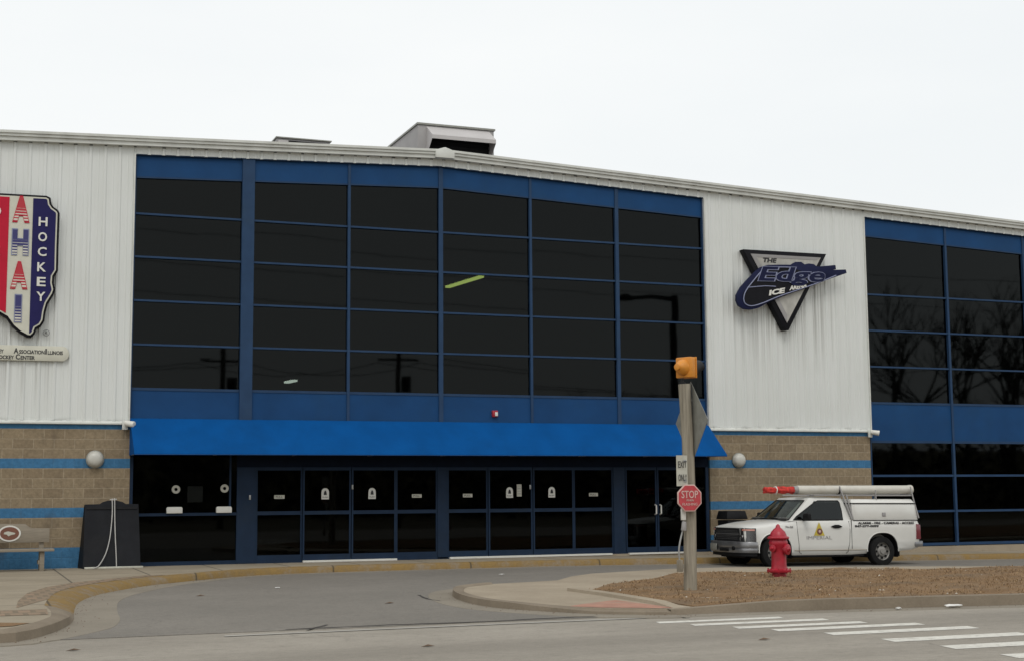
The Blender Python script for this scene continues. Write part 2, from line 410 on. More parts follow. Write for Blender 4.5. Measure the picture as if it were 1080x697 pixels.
def text(mb, s, x, z, y, h=None, w=None, thick=.01, shear=0, bold=0, align='C', rot=0, mi=0, plane='xz', bend=None):
    """lettering in the x-z plane facing -y; x,z is the centre (or left end) of the word; h cap height; w total width"""
    cu = bpy.data.curves.new('t', 'FONT'); cu.body = s; cu.size = 1; cu.offset = bold; cu.resolution_u = 3
    ob = bpy.data.objects.new('t', cu)
    me = bpy.data.meshes.new_from_object(ob)
    vs = [v.co.copy() for v in me.vertices]; fs = [tuple(p.vertices) for p in me.polygons]
    bpy.data.objects.remove(ob); bpy.data.meshes.remove(me); bpy.data.curves.remove(cu)
    if not vs: return mb
    x0 = min(v.x for v in vs); x1 = max(v.x for v in vs); z0 = min(v.y for v in vs); z1 = max(v.y for v in vs)
    if h is None: h = (z1 - z0) * w / (x1 - x0)
    sz = h / (z1 - z0); sx = (w / (x1 - x0)) if w else sz
    W_ = (x1 - x0) * sx
    base = len(mb.v); n = len(vs); P = []
    for v in vs:
        a = (v.x - x0) * sx - (W_ / 2 if align == 'C' else 0); b = (v.y - z0) * sz - h / 2
        a += b * shear
        a, b = a * math.cos(rot) - b * math.sin(rot), a * math.sin(rot) + b * math.cos(rot)
        P.append((x + a, z + b))
    ed = {}
    for f in fs:
        for i in range(len(f)):
            e = (f[i], f[(i + 1) % len(f)]); ed[e] = 1
    bd = [e for e in ed if (e[1], e[0]) not in ed]
    if plane == 'xz':
        V = [(p[0], y, p[1]) for p in P] + [(p[0], y + thick, p[1]) for p in P]
    else:
        V = [(y, -p[0], p[1]) for p in P] + [(y - thick, -p[0], p[1]) for p in P]
    F = [f for f in fs] + [(e[0], e[1], e[1] + n, e[0] + n) for e in bd]
    return mb.add(V, F, mi)

# ------------------------------------------------------------------ ground heights
def zs(x, y):
    w = min(1, max(0, (y + 12) / 6))
    return -.0105 * max(0, min(x, 40) - 12.5) * w

def sheet(poly, z, skirt=0, cut=(.75, 1.0), zf=None):
    """polygon laid on the gently falling ground; optional side walls going down by skirt"""
    bm = bmesh.new(); vs = [bm.verts.new((p[0], p[1], 0)) for p in poly]; f = bm.faces.new(vs)
    bmesh.ops.recalc_face_normals(bm, faces=[f])
    xs = [p[0] for p in poly]; ys = [p[1] for p in poly]
    k = max(12.5, math.floor(min(xs)))
    X = []
    while k < min(40.1, max(xs)):
        X.append(k); k += cut[0] if k < 26 else 4
    for x in X: bmesh.ops.bisect_plane(bm, geom=bm.verts[:] + bm.edges[:] + bm.faces[:], plane_co=(x, 0, 0), plane_no=(1, 0, 0))
    for y in [-12, -11, -10, -9, -8, -7, -6] + ([] if zf is None else [q * .5 for q in range(int(min(ys) * 2), int(max(ys) * 2) + 1)]):
        if min(ys) < y < max(ys): bmesh.ops.bisect_plane(bm, geom=bm.verts[:] + bm.edges[:] + bm.faces[:], plane_co=(0, y, 0), plane_no=(0, 1, 0))
    if zf is not None:
        x = math.floor(min(xs)) + .25
        while x < min(max(xs), 26):
            bmesh.ops.bisect_plane(bm, geom=bm.verts[:] + bm.edges[:] + bm.faces[:], plane_co=(x, 0, 0), plane_no=(1, 0, 0)); x += .5
    for v in bm.verts: v.co.z = z + zs(v.co.x, v.co.y) + (zf(v.co.x, v.co.y) if zf else 0)
    bmesh.ops.recalc_face_normals(bm, faces=bm.faces[:])
    for q in bm.faces:
        if q.normal.z < 0: q.normal_flip()
    if skirt:
        es = [e for e in bm.edges if len(e.link_faces) == 1]
        r = bmesh.ops.extrude_edge_only(bm, edges=es)
        for v in [g for g in r['geom'] if isinstance(g, bmesh.types.BMVert)]: v.co.z -= skirt
    mb = MB(); bm.verts.index_update()
    mb.add([tuple(v.co) for v in bm.verts], [tuple(v.index for v in q.verts) for q in bm.faces])
    bm.free(); return mb

def arc_pts(pts, n=6):
    """Catmull-Rom through pts"""
    out = []
    P = [pts[0]] + list(pts) + [pts[-1]]
    for i in range(1, len(P) - 2):
        for k in range(n):
            t = k / n; a, b, c, d = P[i - 1], P[i], P[i + 1], P[i + 2]
            out.append(tuple(.5 * ((2 * b[j]) + (-a[j] + c[j]) * t + (2 * a[j] - 5 * b[j] + 4 * c[j] - d[j]) * t * t + (-a[j] + 3 * b[j] - 3 * c[j] + d[j]) * t ** 3) for j in range(len(b))))
    out.append(tuple(pts[-1])); return out

def strip(path, cross, mi=0, mb=None, lo=0, hi=10**6):
    """sweep a cross-section [(offset to the left of travel, z)] along a ground path, following the falling ground"""
    mb = mb or MB(); n = 0; V = []
    rows = 0
    for i, p in enumerate(path):
        if not lo <= i <= hi: continue
        rows += 1
        a = path[max(i - 1, 0)]; b = path[min(i + 1, len(path) - 1)]
        d = Vector((b[0] - a[0], b[1] - a[1])).normalized(); nn = Vector((-d.y, d.x))
        cr = cross(i, p) if callable(cross) else cross
        n = len(cr)
        for o, z in cr:
            x, y = p[0] + nn.x * o, p[1] + nn.y * o
            V.append((x, y, z + zs(x, y)))
    F = [(i * n + j, i * n + j + 1, (i + 1) * n + j + 1, (i + 1) * n + j) for i in range(rows - 1) for j in range(n - 1)]
    return mb.add(V, F, mi)

def dense(path, step=.8):
    out = []
    for a, b in zip(path, path[1:]):
        k = max(1, int(math.dist(a, b) / step))
        for i in range(k): out.append(tuple(a[j] + (b[j] - a[j]) * i / k for j in range(2)))
    out.append(path[-1]); return out

# ------------------------------------------------------------------ the ground
big = sheet([(-150, -200), (220, -200), (220, 200), (-150, 200)], -.20)
struct('sky_block_berm', MB().prism([(-130, -1), (-96, 4.6), (-90, 5.6), (-84, 5.2), (-76, -1)], 'x', -150, 220), M['verge'], smooth=0)  # added unseen berm, keeps bright sky out of the lower glass reflections
struct('ground', big, M['verge'], smooth=0)
road_edge_r = [(8.8, -14.12), (9.6, -14.13), (11, -14.3), (14, -14.75), (20, -15.5), (34, -17.3), (80, -23)]
struct('street', sheet([(-90, -34.2), (130, -34.2), (130, -22), (80, -22), (34, -16.8), (20, -15.0), (14, -14.3), (10, -13.7), (1, -13.9), (-90, -13.9)], -.158), M['road'], smooth=0)
struct('driveway', sheet([(.3, -13.98), (60, -13.98), (60, -1.0), (5, -1.0), (.3, -5)], -.150, skirt=.03), M['drive'], smooth=0)


face_path = arc_pts([(60, -1.72), (34, -1.72), (20, -1.72), (12, -1.72), (8, -1.75), (6.3, -1.95), (5.25, -2.45), (4.0, -3.65), (3.21, -4.61), (2.44, -6.0), (2.01, -7.17), (1.76, -8.29), (1.63, -9.34), (1.52, -10.54)], 5)
# travel is right-to-left, so "left of travel" is -y (towards the driveway)
def kc(i, p):
    t = min(1, max(0, (4.5 - p[0]) / 2.5)); w = .16 + .22 * t; s = .05 + .19 * t
    return [(-w, -.008), (-s, -.022 - .01 * t), (-.02 - .03 * t, -.055 - .05 * t), (0, -.146)]
end_path = arc_pts([(1.52, -10.54), (1.44, -11.6), (1.28, -12.5), (1.05, -13.3), (.75, -13.95), (.2, -14.2), (-3, -14.3), (-30, -14.4)], 4)
gp = face_path + end_path[1:]
NF = len(face_path) - 1
struct('yellow_kerb', strip(gp, kc, hi=NF), M['yellow'], smooth=40)
def kend(i, p):
    t = min(1, (i - NF) / 8); w = .38 - .20 * t
    return [(-w, -.008), (-.24 + .18 * t, -.032 + .01 * t), (-.05 + .03 * t, -.105 + .06 * t), (0, -.146)]
struct('corner_kerb', strip(gp, kend, lo=NF), M['street_kerb'], smooth=40)
def gc(i, p):
    t = min(1, max(0, (5.5 - p[0]) / 3)) if p[1] > -12.6 else max(.3, 1 - (-12.6 - p[1]) * .5)
    return [(0, -.1435), (.16 + .42 * t, -.1465), (.165 + .42 * t, -.165)]
struct('gutter_pan', strip(gp, gc), M['gutter'], smooth=40)
def inner(i, p):
    a = gp[max(i - 1, 0)]; b = gp[min(i + 1, len(gp) - 1)]
    d = Vector((b[0] - a[0], b[1] - a[1])).normalized(); t = min(1, max(0, (4.5 - p[0]) / 2.5)); w = (.15 + .22 * t) if i <= NF else .37 - .2 * min(1, (i - NF) / 8)
    return (p[0] + d.y * w, p[1] - d.x * w)
ip = [inner(i, p) for i, p in enumerate(gp)]
struct('sidewalk', sheet([(60, .1)] + ip + [(-30, .1)], -.010), M['concrete'], smooth=0)
# wall footing exposed where the ground falls to the right
foot = MB().box(12.5, 34.6, -.06, .3, -.5, .012)
# paver band along the kerb and its return
pv = [(0.77, -10.85), (0.84, -9.52), (1.04, -7.81), (1.38, -6.45), (1.9, -5.32), (2.55, -4.5), (3.3, -3.6)]
ki = [q for q in ip if 1.25 < q[0] < 3.7 and q[1] > -11.2]
struct('paver_band', sheet(pv + ki, -.006), M['pavers'], smooth=0)
struct('paver_row', sheet([(-8, -10.95), (1.13, -11.25), (1.1, -12.15), (-8, -11.95)], -.0055), M['pavers'], smooth=0)
struct('dirt_patch', sheet([(-8, -13.1), (.5, -13.15), (.83, -13.35), (.62, -13.7), (-8, -13.95)], -.004), M['dirt'], smooth=0)

# the island
tip = arc_pts([(8.4, -7.95), (7.78, -8.45), (7.4, -9.2), (7.13, -10.2), (7.02, -11.2), (7.08, -12.0), (7.3, -12.6), (7.55, -13.1), (7.9, -13.6), (8.5, -14.05), (8.8, -14.13)], 4)
def offs(path, o):
    r = []
    for i, p in enumerate(path):
        a = path[max(i - 1, 0)]; b = path[min(i + 1, len(path) - 1)]; d = Vector((b[0] - a[0], b[1] - a[1])).normalized()
        r.append((p[0] - d.y * o, p[1] + d.x * o))
    return r
isl = offs(tip, .1) + [(9.3, -14.0), (10.5, -14.1), (12, -14.3), (12.3, -10), (14, -8), (20, -8.4), (34, -10.5), (60, -14), (60, -12.5), (34, -9), (21.3, -6.25), (17.6, -5.35), (15.2, -4.75), (13.5, -4.95), (12.5, -5.5), (11.3, -5.95), (10.6, -6.6), (9.9, -7.6), (9.17, -7.85)]
struct('island', sheet(isl, -.075, skirt=.09), M['kerb'], smooth=0)
struct('island_kerb', strip(tip, lambda i, p: [(-.0, -.1448), (.012, -.05 - .06 * max(0, min(1, (-12.2 - p[1]) / 1.4))), (.14, -.045 - .03 * max(0, min(1, (-12.2 - p[1]) / 1.4))), (.18, -.0735)]), M['street_kerb'], smooth=40)
struct('island_gutter', strip(tip, lambda i, p: [(-.385, -.165), (-.38, -.1465), (0, -.1425)]), M['gutter'], smooth=40)
struct('island_mat', sheet([(7.72, -13.1), (8.21, -12.7), (8.78, -12.35), (8.86, -13.35), (8.87, -13.93), (8.68, -13.93), (8.05, -13.5)], -.070), M['mat_red'], smooth=0)
def mound(x, y):
    e = min(1, max(0, (x - 9.1) / .8)); a = min(1, max(0, (-5.6 - y) / 1.2))
    return (.02 * e + .02 * math.sin(x * 1.7 + y) * e + .012 * math.sin(x * 5.1 - y * 3.7) + .008 * math.sin(x * 9.7 + y * 8.1)) * a
dirt_poly = [(9.16, -10.4), (10.2, -9.35), (11.2, -8.4), (12.4, -7.4), (13.6, -6.85), (16.5, -6.9), (20.2, -7.5), (30, -9.2), (60, -13.4), (60, -20.5), (34, -17.0), (20, -15.2), (14, -14.52), (11, -14.1), (9.6, -13.93), (9.2, -13.9), (9.18, -12.6), (9.16, -11.4)]
struct('island_dirt', sheet(dirt_poly, -.062, zf=mound, skirt=.12), M['dirt'], smooth=60)
struct('island_edging', strip(dense([(9.16, -10.2), (9.2, -11.5), (9.16, -12.6), (9.08, -13.95)], .5)[::-1], lambda i, p: [(.22, -.11), (.20, -.03 - (.045 if i < 1 else .0)), (.02, -.028 - (.045 if i < 1 else .0)), (0, -.11)]), M['kerb'], smooth=30)
kr = dense([(8.75, -14.13), (9.1, -14.1), (9.6, -14.13), (11, -14.3), (14, -14.75), (20, -15.5), (34, -17.3), (80, -23)], .5)
def kcr(i, p):
    t = min(1, max(0, (p[0] - 9.0) / 1.5)); zt = -.075 + .07 * t
    return [(.20, zt - .03), (.17, zt), (.03, zt - .005), (0, -.15)]
struct('street_kerb', strip(kr, kcr), M['street_kerb'], smooth=40)
struct('street_gutter', strip(kr, [(0, -.1505), (-.32, -.1545), (-.325, -.17)]), M['gutter'], smooth=40)
# street seam and cracks
sm = MB()
def crack(pts, w, z=-.1455):
    P = dense(pts, .18); P = [(x, y + random.uniform(-.03, .03)) for x, y in P]
    strip(P, lambda i, p: [(w * random.uniform(.3, 1.3), z), (-w * random.uniform(.3, 1.3), z)], mb=sm)
crack([(3.7, -13.9), (5.0, -13.85), (6.2, -13.95), (7.3, -13.85), (8.3, -13.9)], .035)
crack([(3.9, -14.1), (4.3, -13.5)], .03); crack([(8.5, -13.9), (8.75, -14.6)], .02)
crack([(1.74, -11.0), (1.72, -11.8), (1.66, -12.3)], .03)
crack([(6.9, -9.0), (6.75, -9.9), (6.85, -10.6)], .03)
struct('road_cracks', sm, M['crack'], smooth=0)
ln = strip(dense([(2.9, -14.35), (5, -14.3), (8.6, -14.3)], .5), [(.05, -.151), (-.06, -.151)])
struct('edge_line', ln, M['faint_paint'], smooth=0)
cw = MB()
for (xa, xb, y, w) in [(8.1, 9.85, -14.95, .30), (8.33, 10.21, -15.42, .32), (8.62, 10.4, -15.95, .34), (8.87, 10.88, -16.42, .36), (9.18, 11.16, -17.05, .40), (9.35, 11.17, -17.92, .44), (9.48, 11.3, -18.75, .46), (9.5, 11.3, -19.65, .46), (9.6, 11.4, -20.6, .46), (9.7, 11.5, -21.6, .46)]:
    w *= .72
    s_ = sheet([(xa, y - w / 2), (xb, y - w / 2 - .03), (xb + .05, y + w / 2 - .03), (xa + .05, y + w / 2)], -.1545); cw.add(s_.v, s_.f)
struct('crosswalk_markings', cw, M['white_paint'], smooth=0)

# dry tufts, clods and pebbles over the island soil: nobody could count them
def scatter(name, m, n, fn, label, cat):
    mb = MB()
    k = 0
    while k < n:
        x = random.uniform(9.3, 26); y = random.uniform(-14.9, -7.0)
        # inside the soil outline
        c = False; j = len(dirt_poly) - 1
        for i in range(len(dirt_poly)):
            xi, yi = dirt_poly[i]; xj, yj = dirt_poly[j]
            if (yi > y) != (yj > y) and x < (xj - xi) * (y - yi) / (yj - yi) + xi: c = not c
            j = i
        if not c: continue
        k += 1; fn(mb, x, y, -.062 + zs(x, y) + mound(x, y))
    o = obj(name, mb, m, smooth=0); tag(o, label, cat, kind='stuff')
def tuft(mb, x, y, z):
    for q in range(3):
        a = random.uniform(0, 2 * PI); l = random.uniform(.02, .055); w = .006
        dx, dy = math.cos(a), math.sin(a); t = random.uniform(.3, 1.1)
        mb.add([(x - dy * w, y + dx * w, z - .003), (x + dy * w, y - dx * w, z - .003), (x + dx * l * t, y + dy * l * t, z + l * .7)], [(0, 1, 2)])
def clod(mb, x, y, z, s=(.008, .024)):
    r = random.uniform(*s); h = r * .7
    v = [(x + r * random.uniform(.7, 1.2) * math.cos(a), y + r * random.uniform(.7, 1.2) * math.sin(a), z - .004) for a in (0, 1.2, 2.5, 3.8, 5.1)] + [(x + r * .2, y, z + h)]
    mb.add(v, [(i, (i + 1) % 5, 5) for i in range(5)])
scatter('dry_grass', M['straw'], 9000, tuft, 'sparse dry brown grass over the island soil', 'grass')
scatter('soil_clods', M['clod'], 700, clod, 'small dark clods of soil scattered over the island', 'soil')
scatter('pebbles', M['stone'], 90, lambda mb, x, y, z: clod(mb, x, y, z, (.012, .03)), 'pale pebbles scattered over the island soil', 'pebbles')

gr = MB(); rg_ = random.Random(9)
def along(path, o, z, n):
    for _ in range(n):
        i = rg_.randrange(len(path) - 1); t = rg_.random(); a, b = path[i], path[i + 1]
        d = Vector((b[0] - a[0], b[1] - a[1])); 
        if d.length < 1e-6: continue
        nn = Vector((-d.y, d.x)).normalized(); k = o + abs(rg_.gauss(0, .12)) * (1 if o >= 0 else -1)
        x, y = a[0] + d.x * t + nn.x * k, a[1] + d.y * t + nn.y * k
        if x > 30 or x < -2: continue
        clod(gr, x, y, z + zs(x, y), (.004, .014))
along(kr[:60], -.03, -.152, 260); along(tip, -.02, -.143, 60); along(gp[10:], .02, -.143, 180)
tag(obj('kerb_grit', gr, M['clod'], smooth=0), 'loose dark grit lying along the foot of the kerbs', 'grit', kind='stuff')

# ------------------------------------------------------------------ the building
B = thing('ice_arena_building', (10.27, 0, 0), 'white corrugated and block ice arena with blue framed dark glass front and blue awning', 'building')
RX, RZ = 10.27, 9.40
def roofz(x): return RZ - .0385 * abs(x - RX)
XL, XR = -13.5, 34.6
WL, WR, S2, S3 = 3.33, 17.17, 21.93, 32.2      # edges of the glazed bays
# siding: trapezoidal ribs 0.305 m apart, as one folded sheet per wall stretch
def siding(x0, x1, zb, ztf, ph=.0):
    mb = MB(); xs = []
    k = math.floor((x0 - ph) / .305)
    prof = [(0, 0), (.105, 0), (.120, -.006), (.130, -.006), (.145, 0), (.215, 0), (.24, -.024), (.28, -.024), (.305, 0)]
    P = []
    while ph + k * .305 < x1:
        for a, d in prof[:-1]:
            x = ph + k * .305 + a
            if x0 < x < x1: P.append((x, d))
        k += 1
    P = [(x0, 0)] + P + [(x1, 0)]
    V = []
    for x, d in P: V += [(x, -.03 + d, zb), (x, -.03 + d, ztf(x))]
    return mb.add(V, [(2 * i, 2 * i + 2, 2 * i + 3, 2 * i + 1) for i in range(len(P) - 1)])
def top(x): return roofz(x) - .19
for (a, b, zb, zt) in [(XL, WL - .02, 2.985, top), (WR + .02, S2 - .02, 2.985, top), (S3 + .02, XR, 2.985, top)]:
    obj('metal_siding', siding(a, b, zb, zt), M['siding'], B, smooth=20)
header = lambda x: roofz(x) - .37
for (a, b) in [(WL - .02, RX), (RX, WR + .02), (S2 - .02, S3 + .02)]:
    V = siding(a, b, 0, top)
    V.v = [(x, y, header(x) if z == 0 else z) for x, y, z in V.v]
    obj('metal_siding', V, M['siding'], B, smooth=20)
# dark closure boxes standing in for the shaded gaps under the eave trim
rc = MB(); k = XL + .25
while k < XR - .1:
    x = math.floor(k / .305) * .305 + .26
    rc.box(x - .022 - random.uniform(0, .02), x + .022 + random.uniform(0, .02), -.07, -.0325, top(x) - random.uniform(.018, .032), top(x) + .01); k += .305
obj('rib_gap_shade', rc, M['trim_shadow'], B, smooth=0)
# masonry base
for (a, b) in [(XL, WL + .03), (WR + .03, S2 - .03), (S3 + .03, XR)]:
    obj('block_wall', MB().box(a, b, -.02, .25, -.5, 2.95), M['masonry'], B, smooth=0)
    obj('base_flashing', MB().prism([(-.02, 2.945), (-.10, 2.955), (-.10, 2.985), (-.02, 3.03)], 'x', a, b), M['trim'], B, smooth=0)
# bay edge trims
for x in (WL - .035, WR, S2 - .035, S3):
    zb = 2.96
    obj('corner_trim', MB().prism([(x, zb), (x + .035, zb), (x + .035, header(x)), (x, header(x))], 'y', -.085, .03), M['trim'], B, smooth=0)
# eave trim: stepped profile along both roof slopes
ft = MB()
for xa, xb in ((XL - .15, RX), (RX, XR + .15)):
    for (y0, y1, z0, z1) in [(-.17, -.02, -.20, -.115), (-.21, -.02, -.115, -.055), (-.24, .0, -.055, 0.0)]:
        v = [(x, y, roofz(x) + z) for x in (xa, xb) for y, z in ((y0, z0), (y1, z0), (y1, z1), (y0, z1))]
        ft.add(v, [(0, 1, 2, 3), (4, 7, 6, 5), (0, 4, 5, 1), (1, 5, 6, 2), (2, 6, 7, 3), (3, 7, 4, 0)])
obj('eave_trim', ft, M['trim'], B, smooth=0)
rcap = MB().prism([(RX - .21, RZ - .21), (RX + .25, RZ - .21), (RX + .25, RZ - .03), (RX + .02, RZ + .045), (RX - .21, RZ - .03)], 'y', -.27, .05)
obj('ridge_cap', rcap, M['trim'], B, bevel=.008)
rf = MB()
for xa, xb in ((XL - .1, RX), (RX, XR + .1)):
    rf.add([(xa, -.1, roofz(xa) - .012), (xb, -.1, roofz(xb) - .012), (xb, 45, roofz(xb) - .012), (xa, 45, roofz(xa) - .012)], [(0, 1, 2, 3)])
obj('roof', rf, M['hvac'], B, smooth=0)
# sides, back, interior
sd = MB().box(XL, XL + .2, .26, 45, -.5, roofz(XL) - .03).box(XR - .2, XR, .26, 45, -.5, roofz(XR) - .03).box(XL + .2, XR - .2, 44.8, 45, -.5, 8.3)
obj('outer_wall', sd, M['siding'], B, smooth=0)
obj('wall_footing', foot, M['kerb'], B, smooth=0)
obj('interior_wall', MB().box(XL + .3, XR - .3, 9.0, 9.1, -.2, 8.3), M['interior'], B, smooth=0)
obj('interior_floor', MB().box(XL + .3, XR - .3, .27, 9.0, -.2, -.01), M['interior_floor'], B, smooth=0)
obj('upper_floor', MB().box(XL + .3, XR - .3, .27, 9.0, 2.9, 3.05), M['interior'], B, smooth=0)
# light fixtures inside
def fixture(x0, y0, z, x1, y1, m, label):
    t = thing('ceiling_light', ((x0 + x1) / 2, (y0 + y1) / 2, z), label, 'light fixture')
    d = Vector((x1 - x0, y1 - y0, 0)); n = Vector((-d.y, d.x, 0)).normalized() * .075
    def quad(z0, z1, s):
        c = [Vector((x0, y0, 0)) - n * s, Vector((x1, y1, 0)) - n * s, Vector((x1, y1, 0)) + n * s, Vector((x0, y0, 0)) + n * s]
        return MB().add([(q.x, q.y, z0) for q in c] + [(q.x, q.y, z1) for q in c], [(0, 1, 2, 3), (7, 6, 5, 4), (0, 4, 5, 1), (1, 5, 6, 2), (2, 6, 7, 3), (3, 7, 4, 0)])
    obj('housing', quad(z + .05, z + .12, 1.3), M['trim'], t)
    a = quad(z, z + .045, .9)
    obj('tube', a, m, t, smooth=0)
    return t

# curtain walls -------------------------------------------------------------
rngp = random.Random(4)
ROWS = [7.489, 6.551, 5.605, 4.662]
def window_bay(x0, x1, rows, sill, zb_glass_top, colw0, colw1, lower=None):
    """one column of lites between mullions: panes, cross bars, blue header and spandrel"""
    a, b = x0 + colw0, x1 - colw1
    gm = MB(); zz_ = [sill] + sorted(rows) + [None]
    for k in range(len(zz_) - 1):
        z0_ = zz_[k]; za, zb__ = (zz_[k + 1], zz_[k + 1]) if zz_[k + 1] else (header(a) - .47, header(b) - .47)
        q = [rngp.uniform(-.004, .004) for _ in range(3)]; q.append(q[0] + q[2] - q[1] + rngp.uniform(-.001, .001))
        c_ = [(a, z0_, q[0]), (b, z0_, q[1]), (b, zb__, q[2]), (a, za, q[3])]
        gm.add([(x, .078 + d, z) for x, z, d in c_] + [(x, .088 + d, z) for x, z, d in c_], [(0, 1, 2, 3), (7, 6, 5, 4), (0, 4, 5, 1), (1, 5, 6, 2), (2, 6, 7, 3), (3, 7, 4, 0)])
    w = obj('window', gm, M['glass'], B, smooth=0)
    fr = MB()
    for z in rows: fr.box(a, b, .02, .07, z - .021, z + .021)
    fr.box(a, b, .02, .07, sill - .035, sill + .02)
    v = [(a, header(a) - .50), (b, header(b) - .50), (b, header(b) - .465), (a, header(a) - .465)]
    fr.prism(v, 'y', .02, .07)
    obj('frame', fr, M['mullion'], w, smooth=0)
    obj('header_panel', MB().prism([(a, header(a) - .465), (b, header(b) - .465), (b, header(b)), (a, header(a))], 'y', .03, .06), M['blue_panel'], w, smooth=0)
    if lower:
        obj('spandrel_panel', MB().box(a, b, .032, .06, lower[0], lower[1]), M['blue_panel'], w, smooth=0)
        if len(lower) > 2:
            obj('pane', MB().box(a, b, .075, .087, lower[2], lower[0] - .03), M['glass_low'], w, smooth=0)
            fb = MB().box(a, b, .02, .07, lower[0] - .06, lower[0] - .002)
            for z in lower[3]: fb.box(a, b, .02, .07, z - .028, z + .028)
            fb.box(a, b, .0, .07, lower[2], lower[2] + .07)
            obj('lower_frame', fb, M['mullion'], w, smooth=0)
    return w
CX = [WL, 5.78, 8.08, 10.27, 12.52, 14.79, WR]
HW = [.03, .135, .03, .05, .03, .045, .03]
for i in range(6):
    window_bay(CX[i], CX[i + 1], ROWS, 3.722, None, HW[i], HW[i + 1], lower=(3.02, 3.687))
mu = MB()
for i, x in enumerate(CX):
    w = HW[i]; zt = header(x)
    if i == 0: mu.prism([(x, 3.0), (x + w, 3.0), (x + w, zt), (x, zt)], 'y', -.005, .10)
    elif i == 6: mu.prism([(x - w, 3.0), (x, 3.0), (x, zt), (x - w, zt)], 'y', -.005, .10)
    else: mu.prism([(x - w, 3.0), (x + w, 3.0), (x + w, min(header(x - w), header(x + w)) - .004), (x - w, min(header(x - w), header(x + w)) - .004)], 'y', (-.03 if w > .1 else .0), .10)
obj('mullion', mu, M['mullion'], B, smooth=0)
RXs = [S2, 24.55, 27.15, 29.7, S3]
for i in range(4):
    window_bay(RXs[i], RXs[i + 1], [6.551, 5.605, 4.662][0:3], 3.722, None, .032, .032, lower=(2.745, 3.687, .03, [1.84, .918]))
mu = MB()
for i, x in enumerate(RXs):
    a, b = (x, x + .032) if i == 0 else ((x - .032, x) if i == 4 else (x - .032, x + .032))
    mu.prism([(a, .0), (b, .0), (b, header(b) - .004), (a, header(b) - .004)], 'y', 0.0, .10)
obj('mullion', mu, M['mullion'], B, smooth=0)
# dark metal flashing line between header panel and white siding
fl = MB()
for a, b in ((WL, RX), (RX, WR), (S2, S3)):
    fl.prism([(a, header(a) - .012), (b, header(b) - .012), (b, header(b) + .012), (a, header(a) + .012)], 'y', -.04, .10)
obj('head_flashing', fl, M['mullion_dark'], B, smooth=0)

# storefront under the awning -------------------------------------------------
obj('transom_panel', MB().box(5.62, WR, .03, .09, 2.06, 3.0).box(WL, 5.62, .03, .09, 2.62, 3.0), M['transom'], B, smooth=0)
for x0, x1, y0, zt in ((5.62, 6.04, -.01, 2.06), (14.59, 14.89, -.01, 2.06), (10.18, 10.42, .0, 2.06), (16.62, 16.72, .0, 2.06), (17.09, WR, .0, 2.06), (WL, WL + .10, .0, 2.6)):
    obj('frame_post', MB().box(x0, x1, y0, .10, 0, zt), M['mullion_dark'], B, smooth=0)
obj('awning_shade_board', MB().box(WL + .05, WR - .05, -.30, .028, 2.66, 2.70), M['dark'], B, smooth=0)  # added unseen dark board, deepens the shade under the awning
# ticket window
tw = obj('ticket_window', MB().box(WL + .10, 5.62, .05, .062, 1.09, 2.62), M['glass_ticket'], B, smooth=0)
tf = MB().box(WL + .10, 5.62, .01, .09, 1.03, 1.09).box(WL + .10, 5.62, .01, .09, .0, .07).box(5.46, 5.50, .02, .08, 1.09, 2.62)
obj('frame', tf, M['mullion_dark'], tw, smooth=0)
obj('lower_panel', MB().box(WL + .10, 5.62, .05, .062, .07, 1.03), M['glass'], tw, smooth=0)
for x, zc in ((4.33, 1.59), (5.36, 1.605)):
    r = MB().lathe([(.035, .03), (.035, .022), (.045, .018), (.085, .018), (.09, .025), (.09, .045)], (x, 0, zc), 'y', 20, caps=False)
    obj('speaking_hole', r, M['sign_white'], tw)
for x in (4.30, 5.345):
    obj('document_tray', MB().prism([(x - .165, 1.085), (x + .165, 1.085), (x + .165, 1.195), (x + .14, 1.22), (x - .14, 1.22), (x - .165, 1.195)], 'y', -.05, .045), M['letter_white'], tw, bevel=.008)
dm = thing('desk_monitor', (4.73, .55, 1.10), 'grey desk monitor seen through the glass of the ticket window', 'monitor')
obj('screen', MB().box(4.60, 4.93, .22, .26, 1.31, 1.66), M['letter_white'], dm, bevel=.01); obj('stand', MB().box(4.72, 4.80, .23, .3, 1.10, 1.31), M['dark'], dm)
obj('ticket_counter', MB().box(WL + .2, 5.6, .12, .8, .0, 1.10), M['interior'], B, smooth=0)
